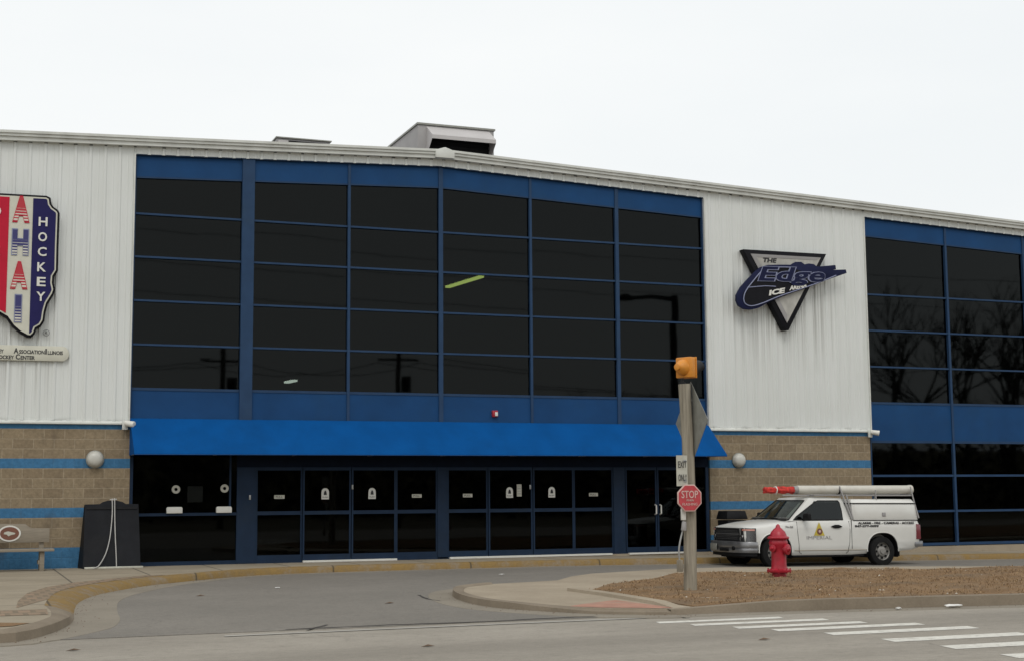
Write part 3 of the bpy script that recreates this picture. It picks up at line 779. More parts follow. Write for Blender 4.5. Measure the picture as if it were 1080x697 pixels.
# sliding and fixed door leaves
def leaf(x0, x1, style, mid=True, y=.02, name='door'):
    f = MB(); s = .036
    f.box(x0, x0 + s, y, y + .05, .03, 2.06).box(x1 - s, x1, y, y + .05, .03, 2.06)
    f.box(x0 + s, x1 - s, y, y + .05, 1.99, 2.06).box(x0 + s, x1 - s, y, y + .05, .03, .16)
    if mid: f.box(x0 + s, x1 - s, y, y + .05, 1.025, 1.105)
    d = obj(name, f, M['mullion_dark'], B, smooth=0)
    obj('glass', MB().box(x0 + s, x1 - s, y + .02, y + .028, .16, 1.99), M['glass_low'], d, smooth=0)
    c = (x0 + x1) / 2; yf = y + .014
    if style in ('arch', 'arch_left', 'arch_paper'):
        q = c - .04 if style != 'arch_paper' else c - .02
        a = [(q - .085, 1.355), (q + .085, 1.355), (q + .085, 1.50)] + [(q + .085 * math.cos(t), 1.515 + .085 * math.sin(t)) for t in [PI * k / 8 for k in range(1, 8)]] + [(q - .085, 1.50)]
        st = obj('sticker', MB().prism(a, 'y', yf, yf + .004), M['letter_white'], d, smooth=0)
        hnd = [(q - .035, 1.45), (q + .035, 1.45), (q + .03, 1.50), (q + .012, 1.545), (q - .012, 1.545), (q - .03, 1.50)]
        mk = MB().prism(hnd, 'y', yf - .003, yf - .0005)
        text(mk, 'PUSH', q, 1.40, yf - .003, h=.03, w=.12, thick=.002)
        obj('pictogram', mk, M['black_ink'], st, smooth=0)
    if style == 'arch_paper':
        obj('notice', MB().box(c + .16, c + .28, yf, yf + .003, 1.385, 1.665), M['sign_white'], d, smooth=0)
        obj('notice_lines', MB().box(c + .18, c + .26, yf - .003, yf - .0005, 1.44, 1.455).box(c + .18, c + .26, yf - .003, yf - .0005, 1.50, 1.51).box(c + .18, c + .26, yf - .003, yf - .0005, 1.56, 1.575), M['hvac'], d, smooth=0)
    if style == 'bar':
        st = obj('sticker', MB().box(c - .11, c + .12, yf, yf + .004, 1.375, 1.455), M['sign_white'], d, smooth=0)
        obj('lettering', text(MB(), 'PULL', c, 1.415, yf - .003, h=.04, w=.15, thick=.002), M['black_ink'], st, smooth=0)
    return d
leaf(6.04, 7.06, 'bar'); leaf(7.07, 8.15, 'arch', y=-.01); leaf(8.17, 9.19, 'arch', y=-.01); leaf(9.20, 10.18, 'bar')
leaf(10.42, 11.40, 'bar'); leaf(11.41, 12.50, 'arch_paper', y=-.01); leaf(12.52, 13.55, 'arch', y=-.01); leaf(13.56, 14.59, 'bar')
for x0, x1, hx in ((14.92, 15.75, 15.70), (15.77, 16.62, 15.83)):
    d = leaf(x0, x1, 'none', mid=False)
    hd = MB().tube([(hx, .02, .93), (hx, -.05, .95), (hx, -.05, 1.14), (hx, .02, 1.16)], .018)
    obj('handle', hd, M['letter_white'], d)
fx = obj('side_window', MB().box(16.72, 17.09, .04, .052, .07, 2.06), M['glass_low'], B, smooth=0)
obj('sill', MB().box(16.72, 17.09, .01, .09, .0, .07), M['mullion_dark'], fx, smooth=0)
th = MB().box(7.07, 9.2, -.09, .01, -.008, .032).box(10.45, 14.5, -.09, .01, -.008, .032).box(14.95, 16.6, -.09, .01, -.008, .03)
obj('threshold', th, M['letter_white'], B, smooth=0)
obj('door_base', MB().box(WL, WR, .0, .10, -.3, .03), M['mullion_dark'], B, smooth=0)
for x, zz in ((8.18, 1.62), (12.44, 1.60), (5.90, 1.41)):
    obj('key_switch', MB().box(x - .02, x + .02, -.035, -.012, zz - .05, zz + .05), M['steel'], B, bevel=.004)
# awning
aw = MB(); nseg = 36; A0, A1 = WL + .01, WR - .01
rng = random.Random(3)
V = []
for i in range(nseg + 1):
    x = A0 + (A1 - A0) * i / nseg; sag = .012 * math.sin(i * PI / 3.0) ** 2
    for (y, z) in ((-.01, 3.09), (-.10, 3.055), (-.40, 2.80 - sag), (-.70, 2.545 - sag), (-.95, 2.34), (-.955, 2.305)):
        V.append((x, y, z))
m_ = 6
aw.add(V, [(i * m_ + j, i * m_ + j + 1, (i + 1) * m_ + j + 1, (i + 1) * m_ + j) for i in range(nseg) for j in range(m_ - 1)])
V2 = [(x, y + .012, z - .012) for x, y, z in V]
aw.add(V2, [(i * m_ + j, (i + 1) * m_ + j, (i + 1) * m_ + j + 1, i * m_ + j + 1) for i in range(nseg) for j in range(m_ - 1)])
for x in (A0, A1):
    aw.add([(x, -.012, 3.075), (x, -.4, 2.785), (x, -.945, 2.335), (x, -.945, 2.305), (x, -.012, 2.305)], [(0, 1, 2, 3, 4)])
awn = obj('awning', aw, M['awning'], B, smooth=50)
af = MB()
af.tube([(A0 + .02, -.93, 2.315), (A1 - .02, -.93, 2.315)], .018)
for i in range(9):
    x = A0 + .05 + (A1 - A0 - .1) * i / 8
    af.tube([(x, -.02, 2.32), (x, -.93, 2.32)], .015); af.tube([(x, -.02, 3.04), (x, -.92, 2.33)], .014)
obj('awning_frame', af, M['steel'], awn)

# ---- things fixed to or standing on the building
fixture(12.22, 5.33, 7.0, 12.46, 3.27, M['tube_light'], 'yellow glowing fluorescent ceiling light behind the upper central windows')
fixture(8.03, 6.29, 4.4, 8.11, 5.61, M['tube_light2'], 'tiny white glowing ceiling light behind the lowest row of upper windows')

def wall_lamp(x, z, label):
    t = thing('wall_lamp', (x, -.02, z), label, 'wall lamp', 'round wall lamps on the block walls')
    obj('base_ring', MB().lathe([(.17, -.02), (.185, -.03), (.185, -.07), (.17, -.08)], (x, 0, z), 'y', 28), M['alu'], t)
    obj('dome', MB().lathe([(.165, -.06), (.163, -.09), (.15, -.13), (.12, -.165), (.07, -.185), (.02, -.19)], (x, 0, z), 'y', 28), M['ball'], t)
wall_lamp(2.645, 2.222, 'round frosted wall lamp on the block wall above the black board')
wall_lamp(18.0, 2.229, 'round frosted wall lamp on the block wall behind the white pickup')
def flood(x, z, label):
    t = thing('security_camera', (x, -.03, z), label, 'security camera', 'security cameras on the wall corners')
    obj('box', MB().box(x - .08, x + .04, -.14, -.102, z - .12, z + .08), M['trim'], t, bevel=.01)
    obj('housing', MB().cyl((x - .02, -.16, z + .02), (x + .15, -.28, z - .02), .055, .07, 14), M['letter_white'], t, bevel=.008)
flood(3.25, 2.96, 'white security camera at the wall corner left of the awning')
flood(21.86, 2.94, 'white security camera at the wall corner above the pickup')
t = thing('alarm_strobe', (11.58, .03, 3.27), 'small red fire alarm strobe on the blue panel above the awning', 'alarm')
obj('body', MB().box(11.51, 11.65, -.03, .03, 3.22, 3.37), M['hydrant'], t, bevel=.01); obj('lens', MB().box(11.57, 11.64, -.05, -.03, 3.24, 3.33), M['letter_white'], t, bevel=.008)

# rooftop units
def hvac_big():
    x0, x1, y0, y1, zt = 10.65, 12.72, 3.0, 6.3, 10.83
    t = thing('rooftop_unit', (11.7, 4.6, 9.3), 'large grey rooftop air unit with sloped rain hood at the roof ridge', 'rooftop unit')
    obj('cabinet', MB().box(x0, x1, y0, y1, 9.3, zt), M['hvac'], t, bevel=.012)
    obj('top_cap', MB().box(x0 - .03, x1 + .03, y0 - .03, y1 + .03, zt + .002, zt + .05), M['alu'], t)
    a, b = x0 + .22, x1 - .13
    hd = MB()
    hd.add([(a, y0, zt - .03), (b, y0, zt - .03), (b + .0, y0 - .5, zt - .36), (a, y0 - .5, zt - .36), (b, y0 - .5, zt - .46), (a, y0 - .5, zt - .46)], [(0, 1, 2, 3), (3, 2, 4, 5)])
    hd.add([(a, y0, zt - .03), (a, y0 - .5, zt - .36), (a, y0 - .5, zt - .46), (a, y0, zt - .85)], [(0, 1, 2, 3)])
    hd.add([(b, y0, zt - .03), (b, y0 - .5, zt - .36), (b, y0 - .5, zt - .46), (b, y0, zt - .85)], [(0, 1, 2, 3)])
    obj('rain_hood', hd, M['hvac_light'], t, smooth=0)
    lv = MB().box(a + .02, b - .02, y0 - .012, y0 - .002, 9.35, zt - .15)
    for k in range(12): lv.box(a + .02, b - .02, y0 - .05, y0 - .013, 9.4 + k * .11, 9.43 + k * .11)
    obj('louvre', lv, M['dark'], t, smooth=0)
    obj('vent_pipe', MB().cyl((x1 + .1, 3.4, 9.2), (x1 + .1, 3.4, 9.75), .02), M['steel'], t)
hvac_big()
t = thing('rooftop_vent_box', (7.7, 3.8, 9.3), 'low grey rooftop vent box left of the large rooftop unit', 'rooftop unit')
obj('cabinet', MB().box(7.02, 8.36, 3.0, 4.2, 9.2, 10.17), M['hvac'], t, bevel=.012)
obj('cover', MB().box(6.99, 8.39, 2.96, 4.24, 10.172, 10.20), M['alu'], t)
obj('louvre', MB().box(7.32, 8.34, 2.98, 2.997, 9.4, 10.12), M['dark'], t, smooth=0)
obj('access_panel', MB().box(7.05, 7.29, 2.975, 2.997, 9.4, 10.12), M['hvac_light'], t, smooth=0)

# state-shaped hockey sign
YS = -.25
sg = thing('hockey_association_sign', (.6, -.1, 4.7), 'large state shaped sign with red, cream and navy stripes reading HOCKEY', 'sign')
out = [(-.9, 7.66), (.599, 7.684), (1.516, 7.694), (1.60, 7.655), (1.62, 7.53), (1.66, 7.47), (1.76, 7.40), (1.79, 7.34), (1.785, 6.623), (1.79, 6.12), (1.72, 5.99), (1.715, 5.86), (1.75, 5.72), (1.72, 5.62), (1.61, 5.42), (1.57, 5.25), (1.55, 5.06), (1.49, 4.95), (1.40, 4.89), (1.37, 4.79), (1.30, 4.715), (1.22, 4.72), (1.066, 4.804), (.93, 4.92), (.80, 5.10), (.66, 5.18), (-.2, 5.3), (-.9, 6.2)]
obj('backing', MB().prism(out, 'y', YS + .03, -.055), M['edge_black'], sg, bevel=.01)
cx_, cz_ = .7, 6.4
def shrink(p, d, e=.0):
    n = len(p); res = []
    for i in range(n):
        a, b, c = Vector(p[i - 1]), Vector(p[i]), Vector(p[(i + 1) % n])
        d1 = (b - a).normalized(); d2 = (c - b).normalized(); nn = Vector((d1.y + d2.y, -d1.x - d2.x))
        nn = nn.normalized() if nn.length > 1e-6 else Vector((d1.y, -d1.x))
        k = max(.5, nn.dot(Vector((d1.y, -d1.x))))
        res.append((b.x + nn.x * d / k, b.y + nn.y * d / k))
    return res
in1 = shrink(out, .045); in2 = shrink(out, .075)
obj('face', MB().prism(in1, 'y', YS + .012, YS + .029), M['cream'], sg, smooth=0)
def clip(poly, x0, x1):
    def half(P, x, s):
        R = []
        for i in range(len(P)):
            a, b = P[i - 1], P[i]; ia, ib = (a[0] - x) * s >= 0, (b[0] - x) * s >= 0
            if ia != ib: t = (x - a[0]) / (b[0] - a[0]); R.append((x, a[1] + (b[1] - a[1]) * t))
            if ib: R.append(b)
        return R
    return half(half(poly, x0, 1), x1, -1)
obj('navy_stripe', MB().prism(clip(in2, 1.255, 3), 'y', YS + .002, YS + .0115), M['navy'], sg, smooth=0)
obj('red_stripe', MB().prism(clip(in2, .22, .79), 'y', YS + .002, YS + .0115), M['ral'], sg, smooth=0)
obj('navy_stripe', MB().prism(clip(in2, -2, -.2), 'y', YS + .002, YS + .0115), M['navy'], sg, smooth=0)
for ch, z, x in list(zip('HOCKEY', (7.133, 6.812, 6.501, 6.178, 5.87, 5.562), [1.462] * 6)) + [('O', 7.30, .545), ('E', 6.47, .545)]:
    obj('white_letter', text(MB(), ch, x, z, YS - .012, h=.19, w=.175, thick=.0135, bold=.02), M['letter_white'], sg, smooth=0)
zz = [(7.642, 7.097, 'A'), (6.95, 6.407, 'H'), (6.266, 5.705, 'A'), (5.581, 5.017, 'I')]
for k, (a, b, ch) in enumerate(zz):
    topc = (.45, .02, .035) if k % 2 == 0 else (.03, .03, .14)
    lm = letter_gradient('striped_letter', topc, (.62, .60, .52), b, a)
    o1 = text(MB(), ch, 1.025, (a + b) / 2, YS - .002, h=(a - b) + .02, w=(.34 if ch != 'I' else .15), thick=.0135, bold=.075)
    ol = obj('letter', o1, M['edge_line'] if k % 2 else M['ral'], sg, smooth=0)
    obj('letter_face', text(MB(), ch, 1.025, (a + b) / 2, YS - .008, h=(a - b) - .03, w=(.305 if ch != 'I' else .115), thick=.0055, bold=.06), lm, ol, smooth=0)
rm = text(MB(), 'R', 1.60, 4.83, -.10, h=.07, thick=.005); rm.lathe([(.058, -.1), (.066, -.1), (.066, -.09), (.058, -.09)], (1.60, 0, 4.83), 'y', 20, caps=False)
obj('registered_mark', rm, M['black_ink'], sg, smooth=0)
# plaque
pq = thing('plaque_sign', (.2, -.1, 4.25), 'long pale plaque with rounded end and ASSOCIATION ILLINOIS lettering', 'sign')
pp = [(-1.9, 4.235), (1.93, 4.25)] + [(1.93 + .135 * math.cos(t), 4.405 + .155 * math.sin(t)) for t in [-PI / 2 + PI * k / 10 for k in range(1, 10)]] + [(1.93, 4.56), (-1.9, 4.545)]
obj('panel', MB().prism(pp, 'y', -.11, -.07), M['cream'], pq, bevel=.006)
obj('rim', MB().prism(shrink(pp, -.02), 'y', -.09, -.066), M['hvac'], pq)
pt = MB()
def smallcaps(words, xr, z, y):
    """right-aligned small capitals"""
    x = xr
    for w, wid, hh in reversed(words):
        text(pt, w, x - wid / 2, z + hh / 2, y, h=hh, w=wid, thick=.006, bold=.03); x -= wid + .012
smallcaps([('A', .085, .11), ('MATEUR', .40, .08), (' H', .085, .11), ('OCKEY', .29, .08)], .78, 4.385, -.114)
smallcaps([('A', .095, .115), ('SSOCIATION', .50, .08), (' I', .03, .115)], 1.62, 4.385, -.114)
text(pt, 'LLINOIS', 1.79, 4.42, -.114, h=.08, w=.30, thick=.006, bold=.03)
smallcaps([('I', .03, .11), ('CE', .12, .08), ('H', .085, .11), ('OCKEY', .29, .08)], .98, 4.265, -.114)
smallcaps([('C', .085, .11), ('ENTER', .28, .08)], 1.39, 4.265, -.114)
obj('lettering', pt, M['black_ink'], pq, smooth=0)

# Edge ice arena sign
es = thing('ice_arena_sign', (19.4, -.1, 5.5), 'silver triangle sign with dark blue swoosh reading THE Edge ICE ARENA', 'sign')
tri = [(18.17, 7.472), (20.59, 7.482), (19.40, 5.485), (19.30, 5.485), (18.476, 7.004)]
tri = [(18.15, 7.48), (20.60, 7.49), (19.405, 5.48), (19.30, 5.48)]
obj('triangle_case', MB().prism(tri, 'y', -.27, -.055), M['edge_black'], es, bevel=.012)
obj('silver_face', MB().prism(shrink(tri[::-1], .075)if False else [(18.36, 7.375), (20.42, 7.385), (19.36, 5.66)], 'y', -.276, -.268), M['silver'], es, smooth=0)
obj('bevel_rim', MB().prism([(18.36, 7.375), (20.42, 7.385), (20.28, 7.31), (18.52, 7.30), (19.37, 5.86), (19.36, 5.66)], 'y', -.284, -.2765), M['hvac'], es, smooth=0)
sw = [(18.45, 6.93), (18.60, 7.04), (18.80, 7.10), (19.15, 7.125), (19.48, 7.14), (19.62, 7.22), (19.78, 7.23), (19.88, 7.17), (20.0, 7.20), (20.15, 7.19), (20.25, 7.13), (20.80, 7.20), (20.815, 7.09), (20.66, 7.065), (21.11, 7.10), (21.135, 7.01), (20.588, 6.821), (19.931, 6.57), (19.4, 6.39), (18.843, 6.18), (18.50, 6.0), (18.30, 5.95), (18.08, 5.955), (17.93, 6.03), (17.87, 6.16), (17.875, 6.30), (18.0, 6.50), (18.2, 6.70)]
obj('swoosh_case', MB().prism(sw, 'y', -.36, -.285), M['edge_navy'], es, bevel=.012)
core = [(18.56, 6.90), (18.75, 7.03), (19.1, 7.06), (19.5, 7.06), (19.9, 6.95), (20.35, 6.92), (20.0, 6.66), (19.4, 6.44), (18.9, 6.27), (18.50, 6.085), (18.2, 6.05), (18.05, 6.15), (18.05, 6.32), (18.25, 6.60)]
obj('swoosh_face', MB().prism(core, 'y', -.368, -.361), M['edge_black'], es, smooth=0)
ll = MB()
ol = arc_pts([(18.62, 6.93), (18.80, 7.03), (19.15, 7.06), (19.5, 7.07)], 5)
ll.tube([(x, -.372, z) for x, z in ol], .014)
ol = arc_pts([(18.60, 6.93), (18.40, 6.72), (18.15, 6.43), (18.07, 6.22), (18.12, 6.08), (18.30, 6.04), (18.60, 6.12), (19.1, 6.32), (19.7, 6.52), (20.3, 6.73), (20.8, 6.93)], 5)
ll.tube([(x, -.372, z) for x, z in ol], .014)
ll.tube([(18.18, -.372, 6.50), (18.7, -.372, 6.56), (19.0, -.372, 6.56)], .012)
obj('outline', ll, M['edge_line'], es)
e1 = text(MB(), 'Edge', 19.50, 6.835, -.384, h=.50, w=1.95, thick=.012, shear=.45, bold=.055, rot=.03)
obj('word_outline', e1, M['edge_line'], es, smooth=0)
e2 = text(MB(), 'Edge', 19.50, 6.835, -.392, h=.475, w=1.91, thick=.0075, shear=.45, bold=.022, rot=.03)
obj('word_face', e2, M['edge_navy'], es, smooth=0)
e3 = text(MB(), 'THE', 18.90, 7.235, -.284, h=.115, w=.40, thick=.007, shear=.25, bold=.04)
obj('small_word', e3, M['black_ink'], es, smooth=0)
e4 = text(MB(), 'ICE', 19.03, 6.43, -.384, h=.135, w=.46, thick=.012, shear=.4, bold=.05, rot=.2)
text(e4, 'ARENA', 19.66, 6.585, -.384, h=.11, w=.52, thick=.012, shear=.4, bold=.04, rot=.2)
obj('pale_lettering', e4, M['letter_white'], es, smooth=0)

# ------------------------------------------------------------------ street furniture near the left wall
bn = thing('park_bench', (.6, -.6, 0), 'weathered tan board bench with oval emblem on its backrest against the block wall', 'bench')
obj('backrest', MB().prism([(-.3, .55), (1.75, .545), (1.75, .82), (1.39, .83), (1.28, .915), (.2, .93), (-.3, .93)], 'y', -.62, -.575), M['bench_wood'], bn, bevel=.006)
obj('seat', MB().box(-.45, 1.83, -1.02, -.60, .375, .425), M['bench_wood'], bn, bevel=.006)
for x in (-.2, 1.56):
    for y0, y1 in ((-.95, -.86), (-.66, -.58)): obj('leg', MB().box(x, x + .09, y0, y1, -.01, .374), M['bench_wood'], bn, bevel=.006)
    obj('brace', MB().box(x - .03, x - .001, -.95, -.56, .12, .20), M['bench_wood'], bn, bevel=.004)
    obj('back_post', MB().box(x, x + .09, -.574, -.50, .0, .75), M['bench_wood'], bn, bevel=.004)
em = obj('emblem', MB().lathe([(.215, -.624), (.215, -.634)], (.99, 0, .73), 'y', 28), M['letter_white'], bn, smooth=0)
me_ = em.data
for v in me_.vertices: v.co.z = (v.co.z + bn.location.z - .73) * .74 + .73 - bn.location.z
e5 = obj('emblem_disc', MB().lathe([(.18, -.6345), (.18, -.638)], (.99, 0, .73), 'y', 28), M['brown'], em, smooth=0)
for v in e5.data.vertices: v.co.z = (v.co.z + bn.location.z - .73) * .72 + .73 - bn.location.z
obj('emblem_figure', MB().prism([(.88, .72), (.94, .71), (.97, .675), (1.02, .70), (1.09, .715), (1.10, .74), (1.02, .76), (.96, .775), (.89, .755)], 'y', -.643, -.6385), M['sign_white'], em, smooth=0)
# black boards leaning on the wall with a cable
bd = thing('leaning_board', (2.98, -.45, -.01), 'tall charcoal folded board with humped top leaning at the wall corner', 'board')
def lean(p, y0, y1, h=1.4): return y0 + (y1 - y0) * p / h
fb = MB()
prof = [(2.42, 0), (3.52, 0), (3.50, 1.29)]
outl = [(2.42, .0), (3.555, .0), (3.52, 1.30), (3.26, 1.305), (3.20, 1.345), (3.08, 1.375), (2.90, 1.375), (2.80, 1.345), (2.74, 1.305), (2.45, 1.30)]
fb.add([(x, lean(z, -.62, -.28), z - .01) for x, z in outl] + [(x, lean(z, -.62, -.28) + .03, z - .01) for x, z in outl], [tuple(range(len(outl))), tuple(range(2 * len(outl) - 1, len(outl) - 1, -1))] + [(i, (i + 1) % len(outl), len(outl) + (i + 1) % len(outl), len(outl) + i) for i in range(len(outl))])
obj('front_panel', fb, M['board'], bd)
rail = MB().add([(2.47, lean(1.2, -.64, -.30), 1.19), (3.50, lean(1.2, -.64, -.30), 1.19), (3.50, lean(1.24, -.64, -.30), 1.235), (2.47, lean(1.24, -.64, -.30), 1.235)] + [(2.47, -.31, 1.19), (3.50, -.31, 1.19), (3.50, -.30, 1.235), (2.47, -.30, 1.235)], [(0, 1, 2, 3), (4, 7, 6, 5), (0, 4, 5, 1), (3, 2, 6, 7), (0, 3, 7, 4), (1, 5, 6, 2)])
obj('top_rail', rail, M['black_plastic'], bd)
bk = MB().add([(2.36, -.10, -.01), (3.50, -.10, -.01), (3.48, -.25, 1.28), (2.44, -.25, 1.28)] + [(2.36, -.06, -.01), (3.50, -.06, -.01), (3.48, -.22, 1.28), (2.44, -.22, 1.28)], [(0, 1, 2, 3), (4, 7, 6, 5), (0, 4, 5, 1), (3, 2, 6, 7), (0, 3, 7, 4), (1, 5, 6, 2)])
obj('rear_panel', bk, M['black_plastic'], bd)
side = MB().add([(2.43, -.60, .0), (2.35, -.09, .0), (2.45, -.26, 1.27), (2.46, -.30, 1.27)], [(0, 1, 2, 3)])
obj('gusset', side, M['black_plastic'], bd, smooth=0)
obj('foot', MB().box(2.44, 3.60, -.70, -.60, -.01, .03), M['sign_white'], bd, bevel=.01)
cb = MB().tube(arc_pts([(2.99, -.30, 1.40), (2.985, -.34, 1.37), (2.99, -.38, 1.15), (2.97, -.44, .85), (2.93, -.52, .55), (2.85, -.62, .28), (2.72, -.70, .06), (2.60, -.74, .005)], 5), .011, 6)
cb.tube(arc_pts([(3.03, -.30, 1.40), (3.035, -.34, 1.37), (3.04, -.40, 1.0), (3.05, -.50, .6), (3.065, -.60, .25), (3.07, -.67, .005)], 5), .011, 6)
cb.tube([(2.94, -.31, 1.385), (3.08, -.31, 1.39)], .013, 6)
tag(obj('cable', cb, M['rope']), 'pale grey cable looped over the charcoal board and hanging to the ground', 'cable')
# black bin behind the pickup
bi = thing('litter_bin', (17.42, -.6, -.05), 'black trapezoid litter bin by the block wall behind the pickup bonnet', 'bin')
bi_m = MB()
def frus(mb, cx, cy, z0, z1, w0, w1, d0, d1, mi=0):
    return mb.add([(cx + s * w / 2, cy + t * d / 2, z) for z, w, d in ((z0, w0, d0), (z1, w1, d1)) for s, t in ((-1, -1), (1, -1), (1, 1), (-1, 1))], [(3, 2, 1, 0), (4, 5, 6, 7), (0, 1, 5, 4), (1, 2, 6, 5), (2, 3, 7, 6), (3, 0, 4, 7)], mi)
obj('body', frus(MB(), 17.45, -.6, -.05, .78, .46, .52, .45, .5), M['black_plastic'], bi, bevel=.02)
obj('lid', frus(MB(), 17.45, -.6, .80, 1.0, .58, .50, .55, .45), M['black_plastic'], bi, bevel=.02)

# ------------------------------------------------------------------ wooden post and what hangs on it
PX, PY = 10.545, -11.3
g0 = -.062 + mound(PX, PY)
post = MB().tube([(PX + .0, PY, g0 - .15), (PX, PY, .0), (PX + .02, PY, 1.0), (PX + .012, PY, 2.2), (PX - .03, PY, 3.12)], [.108, .102, .096, .093, .094], 10)
tag(obj('wooden_post', post, M['wood'], smooth=50), 'thick weathered grey wooden post standing in the island soil', 'post')
mst = MB().tube([(PX + .03, PY - .115, .5), (PX + .02, PY - .118, 3.0)], .008, 5)
# amber beacon
sx, sz = 10.51, 3.38
bc = thing('warning_beacon', (sx - .03, PY, 3.1), 'amber flashing beacon with long black visor on top of the wooden post', 'beacon')
# beacon looks to the right and away from the camera; seen from its back and left
ang = math.radians(-32)
ca, sa = math.cos(ang), math.sin(ang)
def bl(p): # local: x = direction the lens faces
    return (sx + .87 * (p[0] * math.cos(math.radians(24)) - p[1] * math.sin(math.radians(24))), PY + .87 * (p[0] * math.sin(math.radians(24)) + p[1] * math.cos(math.radians(24))), sz + .87 * p[2])
def bmb(mb): mb.v = [bl(v) for v in mb.v]; return mb
obj('housing', bmb(MB().box(-.02, .14, -.17, .17, -.185, .185)), M['amber'], bc, bevel=.02)
obj('door', bmb(MB().box(.142, .16, -.18, .18, -.19, .19)), M['amber'], bc, bevel=.006)
obj('rear_dome', bmb(MB().lathe([(.15, -.02), (.14, -.06), (.10, -.13), (.065, -.16), (.06, -.20), (.03, -.21)], (0, 0, 0), 'x', 24)), M['amber'], bc)
vs_ = MB(); n_ = 20
V = []
for xx in (.16, .24, .42):
    for k in range(n_ + 1):
        a = -PI * .32 + (PI * 1.64) * k / n_
        if xx == .42: a = -PI * .02 + PI * 1.04 * k / n_
        V.append((xx, .155 * math.cos(a), .155 * math.sin(a)))
V2 = [(v[0], v[1] * .96, v[2] * .96) for v in V]
vs_.add(V, [(j * (n_ + 1) + i, j * (n_ + 1) + i + 1, (j + 1) * (n_ + 1) + i + 1, (j + 1) * (n_ + 1) + i) for j in range(2) for i in range(n_)])
vs_.add(V2, [(j * (n_ + 1) + i, (j + 1) * (n_ + 1) + i, (j + 1) * (n_ + 1) + i + 1, j * (n_ + 1) + i + 1) for j in range(2) for i in range(n_)])
obj('visor', bmb(vs_), M['truck_trim'], bc)
obj('lens', bmb(MB().lathe([(.13, .162), (.12, .18), (.05, .20), (.01, .203)], (0, 0, 0), 'x', 20)), M['tail_lens'], bc)
obj('bracket', MB().cyl((sx - .03, PY, 3.08), (sx - .03, PY, 3.21), .025).cyl((sx - .03, PY, 3.12), (sx - .03, PY, 3.15), .05), M['truck_trim'], bc)
# diamond warning sign seen from behind, edge-on towards the camera
def plate(mb, pts, cx, cy, cz, yaw, t, mi=0):
    c, s = math.cos(yaw), math.sin(yaw); n = len(pts)
    V = [(cx + u * c, cy + u * s, cz + w) for u, w in pts] + [(cx + u * c - s * t, cy + u * s + c * t, cz + w) for u, w in pts]
    return mb.add(V, [tuple(range(n)), tuple(range(2 * n - 1, n - 1, -1))] + [(i, (i + 1) % n, n + (i + 1) % n, n + i) for i in range(n)], mi)
yw = math.radians(85)
dg = thing('diamond_sign', (10.52, PY, 1.9), 'unpainted grey back of a diamond road sign behind the wooden post', 'sign')
D = .63
def rdia(D, r=.05):
    P = []
    for k in range(4):
        c = Vector((math.cos(k * PI / 2), math.sin(k * PI / 2))); a = c.orthogonal() if False else Vector((-c.y, c.x))
        for t in (-1, 0, 1): P.append(tuple(c * (D - r * abs(t)) + a * (r * t)))
    return P
obj('sheet', plate(MB(), rdia(D), PX + .098, PY + .02, 2.535, yw, .006), M['alu'], dg, smooth=0)
stf = MB(); stf.box(PX + .06, PX + .13, PY - .02, PY + .03, 2.2, 2.24).box(PX + .06, PX + .13, PY - .02, PY + .03, 2.85, 2.89)
obj('bracket', stf, M['steel'], dg)
# exit only sign
yx = PY - .135
eo = thing('exit_only_sign', (10.37, yx, 1.54), 'small narrow off-white sign reading EXIT ONLY nailed to the wooden post', 'sign')
rt = math.radians(-8)
def rotp(pts, c, a): return [(c[0] + (x - c[0]) * math.cos(a) - (z - c[1]) * math.sin(a), c[1] + (x - c[0]) * math.sin(a) + (z - c[1]) * math.cos(a)) for x, z in pts]
obj('plate', plate(MB(), [(-.10, -.235), (.10, -.235), (.10, .235), (-.10, .235)], 10.372, yx, 1.775, math.radians(6), .006), M['sign_white'], eo, smooth=0)
et = MB(); text(et, 'EXIT', 10.372, 1.87, yx - .022, h=.10, w=.145, thick=.004, bold=.0); text(et, 'ONLY', 10.372, 1.67, yx - .022, h=.10, w=.145, thick=.004, bold=.0)
obj('lettering', et, M['black_ink'], eo, smooth=0)
obj('spacer', MB().box(10.40, 10.45, yx + .0, yx + .06, 1.6, 1.64).box(10.40, 10.45, yx, yx + .06, 1.9, 1.94), M['steel'], eo)
# stop sign
st = thing('stop_sign', (10.475, yx - .02, 1.15), 'small faded red octagon STOP WHEN FLASHING sign on the wooden post', 'sign')
ys_ = PY - .175; R8 = .222
octo = lambda r: [(r * math.cos(PI / 8 + k * PI / 4), r * math.sin(PI / 8 + k * PI / 4)) for k in range(8)]
SX, SZ = 10.473, 1.358
obj('plate', plate(MB(), octo(R8), SX, ys_, SZ, 0, .02), M['sign_pale'], st, bevel=.003)
obj('red_face', plate(MB(), octo(R8 - .018), SX, ys_ - .003, SZ, 0, .002), M['sign_red'], st, smooth=0)
stx = MB()
text(stx, 'STOP', SX, SZ + .055, ys_ - .009, h=.115, w=.285, thick=.005, bold=.01)
text(stx, 'WHEN', SX, SZ - .035, ys_ - .009, h=.034, w=.13, thick=.005)
text(stx, 'FLASHING', SX, SZ - .095, ys_ - .009, h=.040, w=.255, thick=.005)
obj('lettering', stx, M['sign_pale'], st, smooth=0)
obj('bracket', MB().box(SX - .02, SX + .02, ys_ + .021, PY - .10, SZ - .15, SZ + .15), M['steel'], st)
